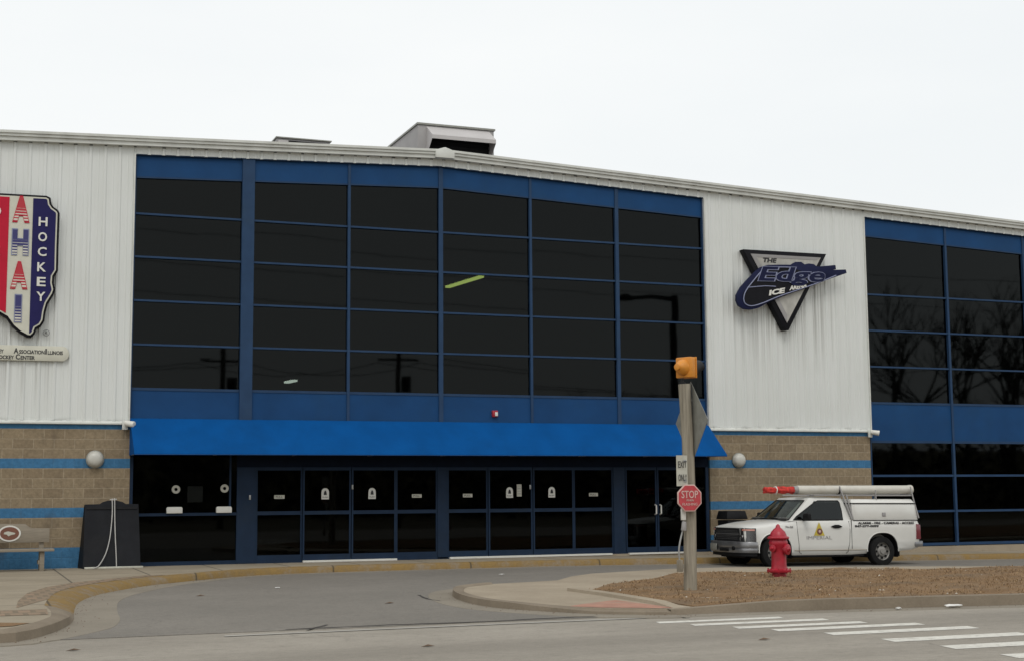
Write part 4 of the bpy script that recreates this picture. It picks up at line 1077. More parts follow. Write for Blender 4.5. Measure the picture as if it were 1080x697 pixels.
# conduit, meter head and box
cd = thing('electric_conduit', (10.32, yx, .25), 'thin grey conduit with small switch box down the left side of the post', 'conduit')
kx, ky = PX - .135, PY - .06
obj('pipe', MB().tube(arc_pts([(kx, ky, 1.22), (kx + .01, ky, 1.02), (kx + .01, ky, .92), (kx - .05, ky, .72), (kx - .08, ky, .55), (kx - .07, ky, .38)], 4), .014, 8), M['steel'], cd)
obj('white_switch', MB().box(kx - .04, kx + .03, ky - .05, ky, 1.02, 1.20), M['letter_white'], cd, bevel=.008)
obj('knuckle', MB().cyl((kx, ky - .02, .86), (kx + .01, ky - .02, 1.0), .045, .035, 12), M['hvac'], cd, bevel=.006)
obj('box', MB().box(kx - .115, kx - .035, ky - .05, ky + .02, .24, .42), M['wood'], cd, bevel=.006)

# ------------------------------------------------------------------ hydrant
HX, HY = 13.425, -9.2
hz = -.062 + zs(HX, HY) + mound(HX, HY)
H0 = .0
hy = thing('fire_hydrant', (HX, HY, hz), 'glossy red fire hydrant standing in the island soil in front of the pickup', 'hydrant')
zb = hz - .01
obj('barrel', MB().lathe([(.125, zb - .05), (.125, zb + .07), (.21, zb + .09), (.215, zb + .125), (.19, zb + .135), (.14, zb + .15), (.132, zb + .20), (.128, zb + .42), (.135, zb + .50), (.16, zb + .555), (.165, zb + .60), (.15, zb + .64), (.14, zb + .66)], (HX, HY, 0), 'z', 28), M['hydrant'], hy)
obj('bonnet', MB().lathe([(.14, zb + .655), (.185, zb + .66), (.19, zb + .685), (.175, zb + .70), (.15, zb + .705), (.142, zb + .74), (.12, zb + .785), (.075, zb + .83), (.042, zb + .86), (.034, zb + .89), (.012, zb + .915)], (HX, HY, 0), 'z', 28), M['hydrant'], hy)
for k in range(8):
    a = 2 * PI * k / 8 + .2
    obj('flange_bolt', MB().cyl((HX + .19 * math.cos(a), HY + .19 * math.sin(a), zb + .07), (HX + .19 * math.cos(a), HY + .19 * math.sin(a), zb + .155), .012, n=6), M['hydrant'], hy)
def cap_(a, r, l, zc):
    d = Vector((math.cos(a), math.sin(a), 0)); p = Vector((HX, HY, zb + zc))
    m = MB().cyl(p + d * .10, p + d * (.16 + l), r * .78, n=18).cyl(p + d * (.14 + l * .4), p + d * (.165 + l), r, n=12).cyl(p + d * (.165 + l), p + d * (.19 + l), r * .55, r * .4, 12).cyl(p + d * (.19 + l), p + d * (.215 + l), .018, n=5)
    obj('hose_cap', m, M['hydrant'], hy, bevel=.004)
cap_(math.radians(180 + 22), .065, .02, .50); cap_(math.radians(22), .065, .02, .50); cap_(math.radians(-68 + 5), .095, .03, .48)

# ------------------------------------------------------------------ pickup truck
TX, TY, TZ = 16.87, -2.64, -.222
T = thing('pickup_truck', (TX, TY, TZ), 'white single cab pickup with bed cap and pipe rack parked at the kerb', 'pickup')
tilt = -.0095
def tw_(v): return (v[0] + TX, v[1] + TY, v[2] + TZ + v[0] * tilt)
def tmb(mb): mb.v = [tw_(v) for v in mb.v]; return mb
def tobj(name, mb, m, parent=None, **k): return obj(name, tmb(mb), m, parent or T, **k)
# body loft: stations (x, half width, z bottom, z belt, z top centre)
fx = lambda x: x if x > -.3 else -.3 + (x + .3) * .74
fxb = lambda x: x if x > -.25 else -.25 + (x + .25) * .62
stn = [(-.955, .60, .50, .845, .875), (-.93, .70, .46, .86, .905), (-.80, .775, .42, .875, .94), (-.60, .82, .38, .89, .965), (-.30, .85, .30, .92, .995), (.05, .86, .27, .955, 1.03), (.35, .86, .27, .99, 1.055),
       (.50, .86, .27, 1.01, 1.06), (.60, .86, .27, 1.025, 1.03), (1.95, .86, .27, 1.03, 1.035), (1.99, .86, .27, 1.03, 1.035), (2.9, .86, .31, 1.03, 1.035), (3.6, .86, .36, 1.03, 1.035), (3.80, .85, .40, 1.02, 1.03), (3.85, .82, .42, 1.0, 1.01)]
body = MB(); V = []
for x, w, zb_, zs_, zt in stn:
    x = fxb(x)
    half = [(w * .93, zb_), (w * .985, zb_ + .06), (w, zb_ + .22), (w * .998, zs_ - .17), (w * .985, zs_ - .045), (w * .955, zs_), (w * .85, zs_ + (zt - zs_) * .45), (w * .45, zt - .004)]
    ring = [(x, -y, z) for y, z in half] + [(x, 0, zt)] + [(x, y, z) for y, z in reversed(half)]
    V += ring
m_ = 17
body.add(V, [(i * m_ + j, i * m_ + (j + 1) % m_, (i + 1) * m_ + (j + 1) % m_, (i + 1) * m_ + j) for i in range(len(stn) - 1) for j in range(m_)] + [tuple(range(m_ - 1, -1, -1)), tuple(range((len(stn) - 1) * m_, len(stn) * m_))])
bo = tobj('body', body, M['truck_white'], smooth=45)
# wheel wells cut with a boolean
def arch_cut(xc):
    c = MB(); pts = []
    for k in range(25):
        a = PI * k / 24; rx, rz = .415, .42
        pts.append((xc + rx * math.copysign(abs(math.cos(a)) ** .8, math.cos(a)), .33 + rz * abs(math.sin(a)) ** .85))
    pts = [(xc + .415, -.2)] + pts + [(xc - .415, -.2)]
    me = []
    for y0, y1 in ((-1.1, -.50), (.50, 1.1)):
        q = MB().prism(pts, 'y', y0, y1); me.append(tmb(q))
    r = MB(); [r.add(q.v, q.f) for q in me]
    return r
cutter = MB()
for xc in (0, 2.82): a = arch_cut(xc); cutter.add(a.v, a.f)
cm = cutter.mesh('cut', worldloc(T), [], 0, 0); co = bpy.data.objects.new('cut', cm); COL.objects.link(co); co.location = T.location
md = bo.modifiers.new('b', 'BOOLEAN'); md.operation = 'DIFFERENCE'; md.object = co; md.solver = 'EXACT'
bpy.context.view_layer.update()
dg_ = bpy.context.evaluated_depsgraph_get()
nm = bpy.data.meshes.new_from_object(bo.evaluated_get(dg_)); bo.modifiers.clear(); bo.data = nm
nm.materials.clear(); nm.materials.append(M['truck_white'])
nm.shade_smooth(); nm.set_sharp_from_angle(angle=math.radians(40))
bpy.data.objects.remove(co)
# dark wheel wells, chassis
tobj('wheel_well', MB().box(-.42, .42, -.495, .495, .28, .80).box(2.40, 3.24, -.495, .495, .28, .80), M['black_plastic'], bo, smooth=0)
tobj('underbody', MB().box(-.5, 3.6, -.40, .40, .20, .34).cyl((2.82, -.7, .33), (2.82, .7, .33), .05).cyl((0, -.7, .33), (0, .7, .33), .04).box(.48, 2.35, -.80, -.74, .235, .29).box(.48, 2.35, .74, .80, .235, .29), M['black_plastic'], smooth=0)
for xc in (0, 2.82):
    for s in (-1, 1):
        lip = []
        for k in range(25):
            a = PI * k / 24; lip.append((xc + .425 * math.copysign(abs(math.cos(a)) ** .8, math.cos(a)), -.864 * -s * -1 if False else s * .858, .33 + .43 * abs(math.sin(a)) ** .85))
        tobj('arch_lip', MB().tube(lip, .012, 6), M['truck_white'], bo)
for xc in (0, 2.82):
    for s in (-1, 1):
        ln_ = MB(); pts = [(xc + .407, .20)] + [(xc + .407 * math.copysign(abs(math.cos(PI * k / 24)) ** .8, math.cos(PI * k / 24)), .33 + .412 * abs(math.sin(PI * k / 24)) ** .85) for k in range(25)] + [(xc - .407, .20)]
        V = []
        for x, z in pts: V += [(x, s * .49, z), (x, s * .852, z)]
        ln_.add(V, [(2 * i, 2 * i + 2, 2 * i + 3, 2 * i + 1) for i in range(len(pts) - 1)])
        tobj('arch_liner', ln_, M['black_plastic'], bo)
def wheel(xc, s):
    y = s * .745
    t = tobj('wheel', MB().lathe([(.20, -.11), (.27, -.112), (.315, -.10), (.332, -.075), (.335, 0), (.332, .075), (.315, .10), (.27, .112), (.20, .11), (.2, .0), (.2, -.11)], (xc, y, .333), 'y', 36, caps=False), M['tyre'])
    yo = y + s * .085
    tobj('rim', MB().lathe([(.205, s * .03), (.21, s * .0), (.195, -s * .012), (.18, -s * .045), (.13, -s * .045), (.10, -s * .01), (.06, -s * .005), (.055, s * .02), (.003, s * .02)], (xc, yo, .333), 'y', 32, caps=False), M['rim'], t)
    for k in range(8):
        a = 2 * PI * k / 8; hl = MB()
        hl.cyl((xc + .145 * math.cos(a), yo - s * .03, .333 + .145 * math.sin(a)), (xc + .145 * math.cos(a), yo - s * .012, .333 + .145 * math.sin(a)), .024, n=10)
        tobj('hand_hole', hl, M['black_plastic'], t)
for xc in (0, 2.82):
    for s in (-1, 1): wheel(xc, s)
# greenhouse
def frustum(b, t_):  # lists of 4 (x,y,z)
    return b + t_
gb = [(.40, -.80, 1.02), (2.02, -.815, 1.02), (2.02, .815, 1.02), (.40, .80, 1.02)]
gt = [(1.02, -.64, 1.505), (1.90, -.655, 1.505), (1.90, .655, 1.505), (1.02, .64, 1.505)]
cab = MB()
nx = 6; ny = 6
# side/pillar shell as a subdivided loft with a crowned roof and bowed windscreen
def gp_(u, v, h):
    """u 0..1 front-back, v -1..1 left-right, h 0..1 height"""
    x0 = .40 - .12 * (1 - v * v); x1 = 2.02
    X0 = 1.00 - .12 * (1 - v * v); X1 = 1.90
    xa = x0 + (X0 - x0) * h; xb = x1 + (X1 - x1) * h
    w = .81 + (.645 - .81) * h - .0
    return (xa + (xb - xa) * u, v * w, 1.02 + (1.505 - 1.02) * h)
rings = []
per = [(0, v / 4 - 1) for v in range(8)] + [(u / 5, 1) for u in range(5)] + [(1, 1 - v / 4) for v in range(8)] + [(1 - u / 5, -1) for u in range(5)]
hs = [0, .25, .5, .75, .93, 1]
V = []
for h in hs:
    for u, v in per:
        p = gp_(u, v, h)
        if h == 1: p = (p[0] + (.03 if u == 0 else (-.02 if u == 1 else 0)), p[1] * .965, 1.535)
        V.append(p)
n_ = len(per)
def solid(j, i):
    if j >= 4: return True
    if i <= 7: return i in (0, 7)                       # windscreen opening
    if i <= 12: return i - 8 not in (1, 2, 3)           # far side window
    if i <= 20: return (i - 13 in (0, 7)) or j == 0     # rear window
    return (i - 21) not in (1, 2, 3)
F = [(j * n_ + i, j * n_ + (i + 1) % n_, (j + 1) * n_ + (i + 1) % n_, (j + 1) * n_ + i) for j in range(len(hs) - 1) for i in range(n_) if solid(j, i)]
cab.add(V, F)
# roof cap grid
R = []
for iu in range(6):
    for iv in range(9):
        u = iu / 5; v = iv / 4 - 1; p = gp_(u, v, 1)
        e = max(abs(v), abs(2 * u - 1))
        R.append((p[0] + (.03 * (1 - u)) - .02 * u, p[1] * .965, 1.535 + .035 * (1 - v * v) * (1 - (2 * u - 1) ** 4)))
cab.add(R, [(a * 9 + b, a * 9 + b + 1, (a + 1) * 9 + b + 1, (a + 1) * 9 + b) for a in range(5) for b in range(8)])
tobj('cab', cab, M['truck_white'], smooth=50)
def pan(pts, off=.006, rnd=0):
    """curved panel lying just outside the cab shell; pts = [(u,v,h)]"""
    mb = MB(); V = []
    for u, v, h in pts:
        p = Vector(gp_(u, v, h))
        du = Vector(gp_(u + .01, v, h)) - p; dv = Vector(gp_(u, v + .01, h)) - p; dh = Vector(gp_(u, v, h + .01)) - p
        if abs(v) >= .999: n = du.cross(dh); n = n if n.y * v > 0 else -n
        else: n = dv.cross(dh); n = n if (n.x < 0) == (u < .5) else -n
        V.append(tuple(p + n.normalized() * off))
    return V
def side_window(v):
    # angled front edge, rounded top rear
    o = [(.135, .06), (.865, .06), (.885, .5), (.885, .86), (.86, .93), (.30, .93), (.22, .82), (.05, .2), (.04, .06)]
    P = [(u, v, h) for u, h in o]
    gs = MB(); V = pan(P, .008); gs.add(V, [tuple(range(len(V)))])
    tr = MB(); o2 = [(u + (.0 if .1 < u < .8 else 0), h) for u, h in o]
    tr.tube([Vector(q) for q in pan(P + P[:1], .006)], .013, 6)
    d = tobj('side_window', gs, M['truck_glass'], smooth=0)
    tobj('window_seal', tr, M['truck_trim'], d)
side_window(-1); side_window(1)
ws = MB(); V = []; nv = 9
for h in (.05, .35, .65, .93):
    for k in range(nv):
        v = (k / (nv - 1) * 2 - 1) * (.93 if h < .5 else .90); V.append((0, v, h))
VV = pan(V, .007)
ws.add(VV, [(a * nv + b, a * nv + b + 1, (a + 1) * nv + b + 1, (a + 1) * nv + b) for a in range(3) for b in range(nv - 1)])
wso = tobj('windscreen', ws, M['windshield'], smooth=60)
tobj('dashboard', MB().box(.36, .84, -.74, .74, 1.052, 1.10), M['dash'], bevel=.02)
tobj('cabin_floor', MB().box(.84, 1.98, -.78, .78, 1.04, 1.05), M['black_plastic'], smooth=0)
for s in (-1, 1):
    tobj('seat', MB().box(1.45, 1.62, s * .36 - .26, s * .36 + .26, 1.05, 1.27).box(1.50, 1.60, s * .36 - .13, s * .36 + .13, 1.27, 1.44), M['dash'], bevel=.03)
tobj('steering_wheel', MB().tube([(.98 + .05 * math.sin(t), -.36 + .17 * math.cos(t), 1.12 + .14 * math.sin(t)) for t in [2 * PI * k / 16 for k in range(17)]], .014, 6), M['black_plastic'])
edge = [(0, -.93, .05)] + [(0, -.93 + .03 * h, h) for h in (.35, .65, .93)] + [(0, v, .93) for v in (-.6, -.3, 0, .3, .6, .9)] + [(0, .93, .5), (0, .93, .05)] + [(0, v, .05) for v in (.6, .3, 0, -.3, -.6, -.93)]
tobj('windscreen_seal', MB().tube([Vector(q) for q in pan(edge, .008)], .014, 6), M['truck_trim'], wso)
tobj('wiper', MB().tube([Vector(q) for q in pan([(0, -.8, .07), (0, -.1, .12)], .02)], .008, 5).tube([Vector(q) for q in pan([(0, .0, .07), (0, .7, .12)], .02)], .008, 5), M['truck_trim'], wso)
rw = MB(); V = pan([(1, -.8, .15), (1, .8, .15), (1, .75, .85), (1, -.75, .85)], .006); rw.add(V, [(0, 1, 2, 3)])
tobj('rear_window', rw, M['truck_glass'], smooth=0)
# cowl
tobj('cowl', MB().prism([(.30, 1.045), (.52, 1.05), (.52, 1.075), (.34, 1.068)], 'y', -.72, .72), M['truck_trim'], smooth=0)
# doors: seam lines, handle, mirror
for s in (-1, 1):
    y = s * .862
    sm_ = MB()
    def seam(pts, r=.006): sm_.tube([(x, s * (.8585 if z < .9 else .855 if z < 1.0 else .84), z) for x, z in pts], r, 5)
    seam([(.56, 1.01), (.57, .8), (.60, .5), (.60, .34), (.66, .30)])
    seam([(1.93, 1.02), (1.95, .8), (1.93, .55), (1.88, .34), (1.82, .30)])
    dr = tobj('door_seam', sm_, M['black_plastic'])
    tobj('door_handle', MB().prism([(1.44, .90), (1.50, .925), (1.55, .94), (1.63, .94), (1.68, .925), (1.74, .90), (1.68, .875), (1.63, .86), (1.55, .86), (1.50, .875)], 'y', s * .858, s * .885), M['black_plastic'], bevel=.006)
    mr_ = MB().box(.70, .80, s * .98 - .11, s * .98 + .11, 1.03, 1.20)
    tobj('mirror', mr_, M['black_plastic'], bevel=.03, seg=3)
    tobj('mirror_arm', MB().cyl((.76, s * .80, 1.06), (.76, s * .93, 1.08), .03, n=8), M['black_plastic'])
    tobj('rocker_strip', MB().tube([(.48, s * .86, .375), (2.38, s * .86, .375)], .007, 5), M['kerb'])
    tobj('cab_gap', MB().box(1.985, 1.997, s * .845, s * .861, .40, 1.03), M['black_plastic'], smooth=0)
# bed cap (topper)
capm = MB()
xs0, xs1 = 2.06, 3.83
V = []
for z, hw, i0, i1 in ((1.03, .815, 0, 0), (1.36, .79, .0, .02), (1.405, .785, .0, .03)):
    V += [(xs0 + i0, -hw, z), (xs1 - i1, -hw, z), (xs1 - i1, hw, z), (xs0 + i0, hw, z)]
capm.add(V, [(0, 1, 5, 4), (1, 2, 6, 5), (2, 3, 7, 6), (3, 0, 4, 7), (4, 5, 9, 8), (5, 6, 10, 9), (6, 7, 11, 10), (7, 4, 8, 11), (3, 2, 1, 0), (8, 9, 10, 11)])
tc = tobj('bed_cap', capm, M['truck_white'], bevel=.008)
tobj('cap_roof', frus(MB(), 2.93, 0, 1.42, 1.515, 1.76, 1.66, 1.59, 1.40), M['truck_white'], tc, bevel=.03, seg=3)
tobj('cap_gasket', MB().box(2.05, 3.81, -.80, .80, 1.406, 1.419), M['black_plastic'], tc, smooth=0)
for s in (-1, 1):
    tobj('side_hatch', MB().add([(2.14, s * .815, 1.06), (3.78, s * .815, 1.06), (3.77, s * .794, 1.385), (2.14, s * .794, 1.385)] + [(2.14, s * .80, 1.06), (3.78, s * .80, 1.06), (3.77, s * .78, 1.385), (2.14, s * .78, 1.385)], [(0, 1, 2, 3), (4, 7, 6, 5), (0, 4, 5, 1), (1, 5, 6, 2), (2, 6, 7, 3), (3, 7, 4, 0)]), M['truck_white'], tc, bevel=.006)
    tobj('hatch_latch', MB().box(2.86, 2.95, s * .815 - .012, s * .815 + .012, 1.12, 1.21), M['hvac'], tc, bevel=.005)
    tobj('hatch_seam', MB().tube([(2.06, s * .836, 1.035), (3.83, s * .836, 1.035)], .009, 5), M['black_plastic'], tc)
# rack
rk = MB()
for s in (-1, 1):
    rk.tube([(1.84, s * .66, 1.80), (1.90, s * .74, 1.50), (2.02, s * .84, 1.06)], .018, 8)
    rk.tube([(1.98, s * .70, 1.62), (2.07, s * .82, 1.06)], .018, 8)
    rk.tube([(3.76, s * .68, 1.80), (3.79, s * .78, 1.40), (3.84, s * .845, 1.08)], .016, 8)
    rk.tube([(2.78, s * .70, 1.72), (2.78, s * .72, 1.49)], .013, 8)
    rk.tube([(1.15, s * .66, 1.595), (3.80, s * .70, 1.60)], .016, 8)
for x in (1.90, 2.78, 3.77): rk.tube([(x, -.70, 1.60), (x, .70, 1.60)], .018, 8)
tobj('pipe_rack', rk, M['hvac'])
# front end
plan = [(-.62, -.845), (-.78, -.78), (-.90, -.66), (-.965, -.45), (-.985, 0), (-.965, .45), (-.90, .66), (-.78, .78), (-.62, .845)]
plan = [(fxb(a), b) for a, b in plan]
def wrap(pl, z0, z1, off, t=.02, mb=None, top_in=0):
    mb = mb or MB(); n = len(pl); V = []
    for i, (x, y) in enumerate(pl):
        a = pl[max(i - 1, 0)]; b = pl[min(i + 1, n - 1)]; d = Vector((b[0] - a[0], b[1] - a[1])).normalized(); nn = Vector((-d.y, d.x))
        for o, z in ((off, z0), (off - top_in, z1), (off - t - top_in, z1), (off - t, z0)): V.append((x + nn.x * o, y + nn.y * o, z))
    F = [(i * 4 + j, i * 4 + (j + 1) % 4, (i + 1) * 4 + (j + 1) % 4, (i + 1) * 4 + j) for i in range(n - 1) for j in range(4)] + [(3, 2, 1, 0), tuple((n - 1) * 4 + k for k in range(4))]
    return mb.add(V, F)
def sub_plan(y0, y1, n=9):
    out = []
    P = arc_pts(plan, 6)
    for p in P:
        if y0 <= p[1] <= y1: out.append(p)
    return out
tobj('grille', wrap(sub_plan(-.50, .50), .575, .870, .026, .07), M['truck_trim'], smooth=40)
gb_ = MB()
for z in (.625, .66, .695, .775, .805): wrap(sub_plan(-.49, .49), z, z + .008, .032, .01, gb_)
wrap(sub_plan(-.52, .52), .722, .752, .038, .012, gb_)
tobj('grille_bar', gb_, M['grille_grey'], smooth=40)
for s in (-1, 1):
    rng_ = (-.9, -.515) if s < 0 else (.515, .9)
    hlm = tobj('headlight', wrap(sub_plan(*rng_), .575, .872, .028, .07, top_in=.012), M['lamp_glass'], smooth=50)
    rr = (-.835, -.60) if s < 0 else (.60, .835)
    tobj('turn_lens', wrap(sub_plan(*rr), .815, .85, .034, .012, top_in=.006), M['amber_lens'], hlm, smooth=50)
    tobj('reflector', MB().cyl((fxb(-.93), s * .60, .68), (fxb(-.93) - .04, s * .60, .68), .04, n=12), M['chrome'], hlm)
    tobj('fog_light', MB().cyl((fx(-1.0), s * .45, .43), (fx(-1.0) - .035, s * .45, .43), .045, n=14), M['black_plastic'])
bplan = [(-.50, -.868), (-.68, -.85), (-.85, -.78), (-.97, -.62), (-1.03, -.35), (-1.045, 0), (-1.03, .35), (-.97, .62), (-.85, .78), (-.68, .85), (-.50, .868)]
bplan = [(fx(a), b) for a, b in bplan]
bp_ = arc_pts(bplan, 4)
bm_ = wrap(bp_, .44, .575, .0, .12, top_in=.01); wrap(bp_, .33, .437, -.012, .12, bm_)
tobj('front_bumper', bm_, M['bumper'], smooth=40, bevel=.012)
tobj('valance', wrap(bp_, .26, .329, -.05, .10), M['black_plastic'], smooth=40)
lp = tobj('licence_plate', MB().box(fx(-1.045) - .03, fx(-1.045) - .015, .22, .50, .37, .52), M['alu'], bevel=.004)
tobj('bumper_slot', MB().box(fx(-1.045) - .004, fx(-1.045) + .01, -.25, .12, .36, .42), M['black_plastic'])
# rear
for s in (-1, 1):
    tobj('tail_light', MB().prism([(3.74, .60), (3.865, .60), (3.86, .93), (3.76, .95)], 'y', s * .80, s * .868), M['tail_lens'], bevel=.01)
tobj('rear_bumper', MB().box(3.80, 3.97, -.80, .80, .43, .56).box(3.70, 3.90, -.865, -.80, .43, .54).box(3.70, 3.90, .80, .865, .43, .54), M['bumper'], bevel=.02)
tobj('tailgate', MB().box(3.855, 3.87, -.70, .70, .60, 1.0), M['truck_white'], bevel=.01)
# decals on the near side
yd = -.866
dc = MB().prism([(.94, .64), (1.30, .64), (1.26, .72), (1.14, .98), (1.10, 1.0), (1.06, .96), (.98, .72)], 'y', yd, yd + .003)
dl = tobj('triangle_decal', MB().prism([(.99, .70), (1.27, .70), (1.13, 1.0)], 'y', yd, yd + .003), M['yellow_decal'], smooth=0)
tobj('round_decal', MB().lathe([(.072, yd - .004), (.072, yd - .001)], (1.14, 0, .79), 'y', 18), M['brown'], dl, smooth=0)
tobj('decal_centre', MB().lathe([(.03, yd - .007), (.03, yd - .0045)], (1.14, 0, .795), 'y', 12), M['sign_pale'], dl, smooth=0)
tx = MB(); text(tx, 'IMPERIAL', 1.13, .655, yd, h=.075, w=.66, thick=.003, bold=.0)
tobj('door_lettering', tx, M['hvac'], smooth=0)
tx = MB(); text(tx, 'ALARMS - FIRE - CAMERAS - ACCESS', 2.93, .975, yd, h=.052, w=1.52, thick=.008, bold=.02)
text(tx, '847-277-0099', 2.40, .905, yd, h=.05, w=.64, thick=.008, bold=.035)
tobj('bed_lettering', tx, M['black_ink'], smooth=0)
tx = MB(); text(tx, '76-25', .36, .895, yd + .004, h=.045, w=.20, thick=.006, bold=.03)
tobj('fender_number', tx, M['hvac'], smooth=0)

# pipe on the rack: rests on it, so a thing of its own
pz = 1.715
def tp(mb): return tmb(mb)
pt_ = thing('storage_pipe', (TX + 2.3, TY - .52, TZ + pz - .1), 'long white plastic pipe with capped end lying on the pickup rack', 'pipe')
obj('tube', tp(MB().cyl((.80, -.52, pz - .0), (3.86, -.52, pz + .02), .098, n=24)), M['pipe_white'], pt_, bevel=.01)
obj('end_cap', tp(MB().cyl((3.82, -.52, pz + .02), (3.90, -.52, pz + .02), .106, n=24)), M['pipe_white'], pt_, bevel=.01)
obj('collar', tp(MB().cyl((.70, -.52, pz), (.81, -.52, pz), .09, n=24)), M['hvac'], pt_, bevel=.006)
obj('strap', tp(MB().cyl((1.86, -.52, pz), (1.90, -.52, pz), .102, n=24)), M['black_plastic'], pt_)
fl_ = MB(); rr = random.Random(5); V = []; n_ = 14; xs_ = [-.06, .0, .06, .12, .2, .3, .42, .55, .68, .72]
for i, x in enumerate(xs_):
    for k in range(n_):
        a = 2 * PI * k / n_; r = (.078 + rr.uniform(-.026, .018)) * (.85 if i in (0,) else 1)
        V.append((x + rr.uniform(-.012, .012), -.52 + r * math.cos(a), pz - .01 + r * math.sin(a)))
fl_.add(V, [(j * n_ + i, j * n_ + (i + 1) % n_, (j + 1) * n_ + (i + 1) % n_, (j + 1) * n_ + i) for j in range(len(xs_) - 1) for i in range(n_)] + [tuple(range(n_ - 1, -1, -1))])
fw = obj('flag_wrap', tp(fl_), M['red_cloth'], smooth=30)
tag(fw, 'orange-red cloth flag wrapped round the load end above the pickup cab', 'flag')
obj('tie_band', tp(MB().cyl((.22, -.52, pz - .01), (.245, -.52, pz - .01), .093, n=16)), M['letter_white'], fw)
ldr = thing('ladder', (TX + 2.3, TY - .2, TZ + 1.62), 'grey aluminium ladder lying on the pickup rack beside the pipe', 'ladder')
for y_ in (-.37, .02): obj('rail', tp(MB().box(.85, 3.7, y_, y_ + .025, 1.62, 1.69)), M['alu'], ldr, smooth=0)
for k in range(9): obj('rung', tp(MB().cyl((1.0 + k * .31, -.344, 1.655), (1.0 + k * .31, .019, 1.655), .014, n=8)), M['alu'], ldr)

# ------------------------------------------------------------------ litter
def litter(name, x, y, z, s, label):
    mb = MB(); rr = random.Random(int(x * 100)); bm = bmesh.new(); bmesh.ops.create_icosphere(bm, subdivisions=2, radius=1)
    V = [(x + v.co.x * s[0] * rr.uniform(.6, 1.1), y + v.co.y * s[1] * rr.uniform(.6, 1.1), z + s[2] + v.co.z * s[2] * rr.uniform(.5, 1.0)) for v in bm.verts]
    bm.verts.index_update(); F = [tuple(v.index for v in f.verts) for f in bm.faces]; bm.free()
    tag(obj(name, mb.add(V, F), M['litter'], smooth=0), label, 'litter', 'scraps of white litter')
litter('paper_litter', 12.75, -14.72, -.152, (.16, .06, .03), 'flat white scrap of litter lying in the street gutter by the kerb')
litter('paper_litter', 11.9, -14.66, -.152, (.05, .04, .02), 'tiny white litter scrap in the street gutter')
litter('paper_litter', 5.2, -6.3, -.149, (.06, .05, .012), 'small white paper scrap on the asphalt driveway below the ticket window')
litter('paper_litter', 10.1, -4.3, -.149, (.07, .05, .012), 'small white paper scrap on the driveway left of the island')
litter('paper_litter', 16.3, -12.9, -.01, (.05, .04, .02), 'small white scrap on the brown island soil')
lf = MB()
for (x, y, z) in [(8.14, -17.3, -.155), (4.6, -16.4, -.155), (1.1, -15.2, -.155), (5.9, -10.5, -.148), (3.6, -7.6, -.148)]:
    lf.add([(x, y, z), (x + .09, y + .03, z + .02), (x + .16, y, z + .006), (x + .08, y - .04, z + .012)], [(0, 1, 2, 3)])
o_ = obj('dead_leaves', lf, M['clod'], smooth=0); tag(o_, 'few dark dead leaves lying about on the asphalt', 'leaves', kind='stuff')

# ------------------------------------------------------------------ across the street: only seen mirrored in the glass
sl = thing('street_lamp', (32.3, -30.4, -.2), 'tall dark street lamp with long arm mirrored in the upper right of the central windows', 'street lamp')
obj('pole', MB().cyl((32.3, -30.4, -.2), (32.3, -30.4, 10.95), .24, .17, 12), M['black_plastic'], sl)
obj('arm', MB().tube([(32.3, -30.4, 10.75), (31, -30.4, 10.85), (29.8, -30.3, 10.7)], [.12, .10, .09], 8), M['black_plastic'], sl)
obj('lamp_head', MB().lathe([(.12, 10.56), (.42, 10.60), (.40, 10.72), (.22, 10.86), (.08, 10.9)], (29.6, -30.3, 0), 'z', 14), M['black_plastic'], sl)
def upole(x, y, h, label):
    t = thing('utility_pole', (x, y, -.2), label, 'utility pole', 'utility poles across the street')
    obj('pole', MB().cyl((x, y, -.2), (x, y, h), .16, .12, 10), M['bark'], t)
    obj('crossarm', MB().box(x - 1.1, x + 1.1, y - .06, y + .06, h - .7, h - .58), M['bark'], t)
    tr = MB().cyl((x + .45, y, h - 2.3), (x + .45, y, h - 1.5), .25, n=12)
    obj('transformer', tr, M['black_plastic'], t)
upole(12.1, -40, 9.0, 'utility pole mirrored in the lower left of the central windows')
upole(21.2, -40, 9.2, 'utility pole mirrored in the lowest central window row near the middle')
wi = MB()
def wire(a, b, sag, r=.018):
    wi.tube([(a[0] + (b[0] - a[0]) * t, a[1] + (b[1] - a[1]) * t, a[2] + (b[2] - a[2]) * t - sag * 4 * t * (1 - t)) for t in [k / 14 for k in range(15)]], r, 5)
for dz, dx in ((8.2, -1.2), (8.25, 1.2)): wire((-20, -40, dz + .8), (12.1 + dx, -40, dz), 1.2); wire((12.1 + dx, -40, dz), (21.2 + dx, -40, dz + .2), .7); wire((21.2 + dx, -40, dz + .2), (60, -40, dz + 1), 1.4)
for z_ in (11.2, 12.6, 14.0): wire((-20, -34, z_ + 1.0), (60, -34, z_ - .8), .9, .014)
tag(obj('overhead_wires', wi, M['black_plastic']), 'sagging dark overhead wires mirrored in the upper windows', 'wires')
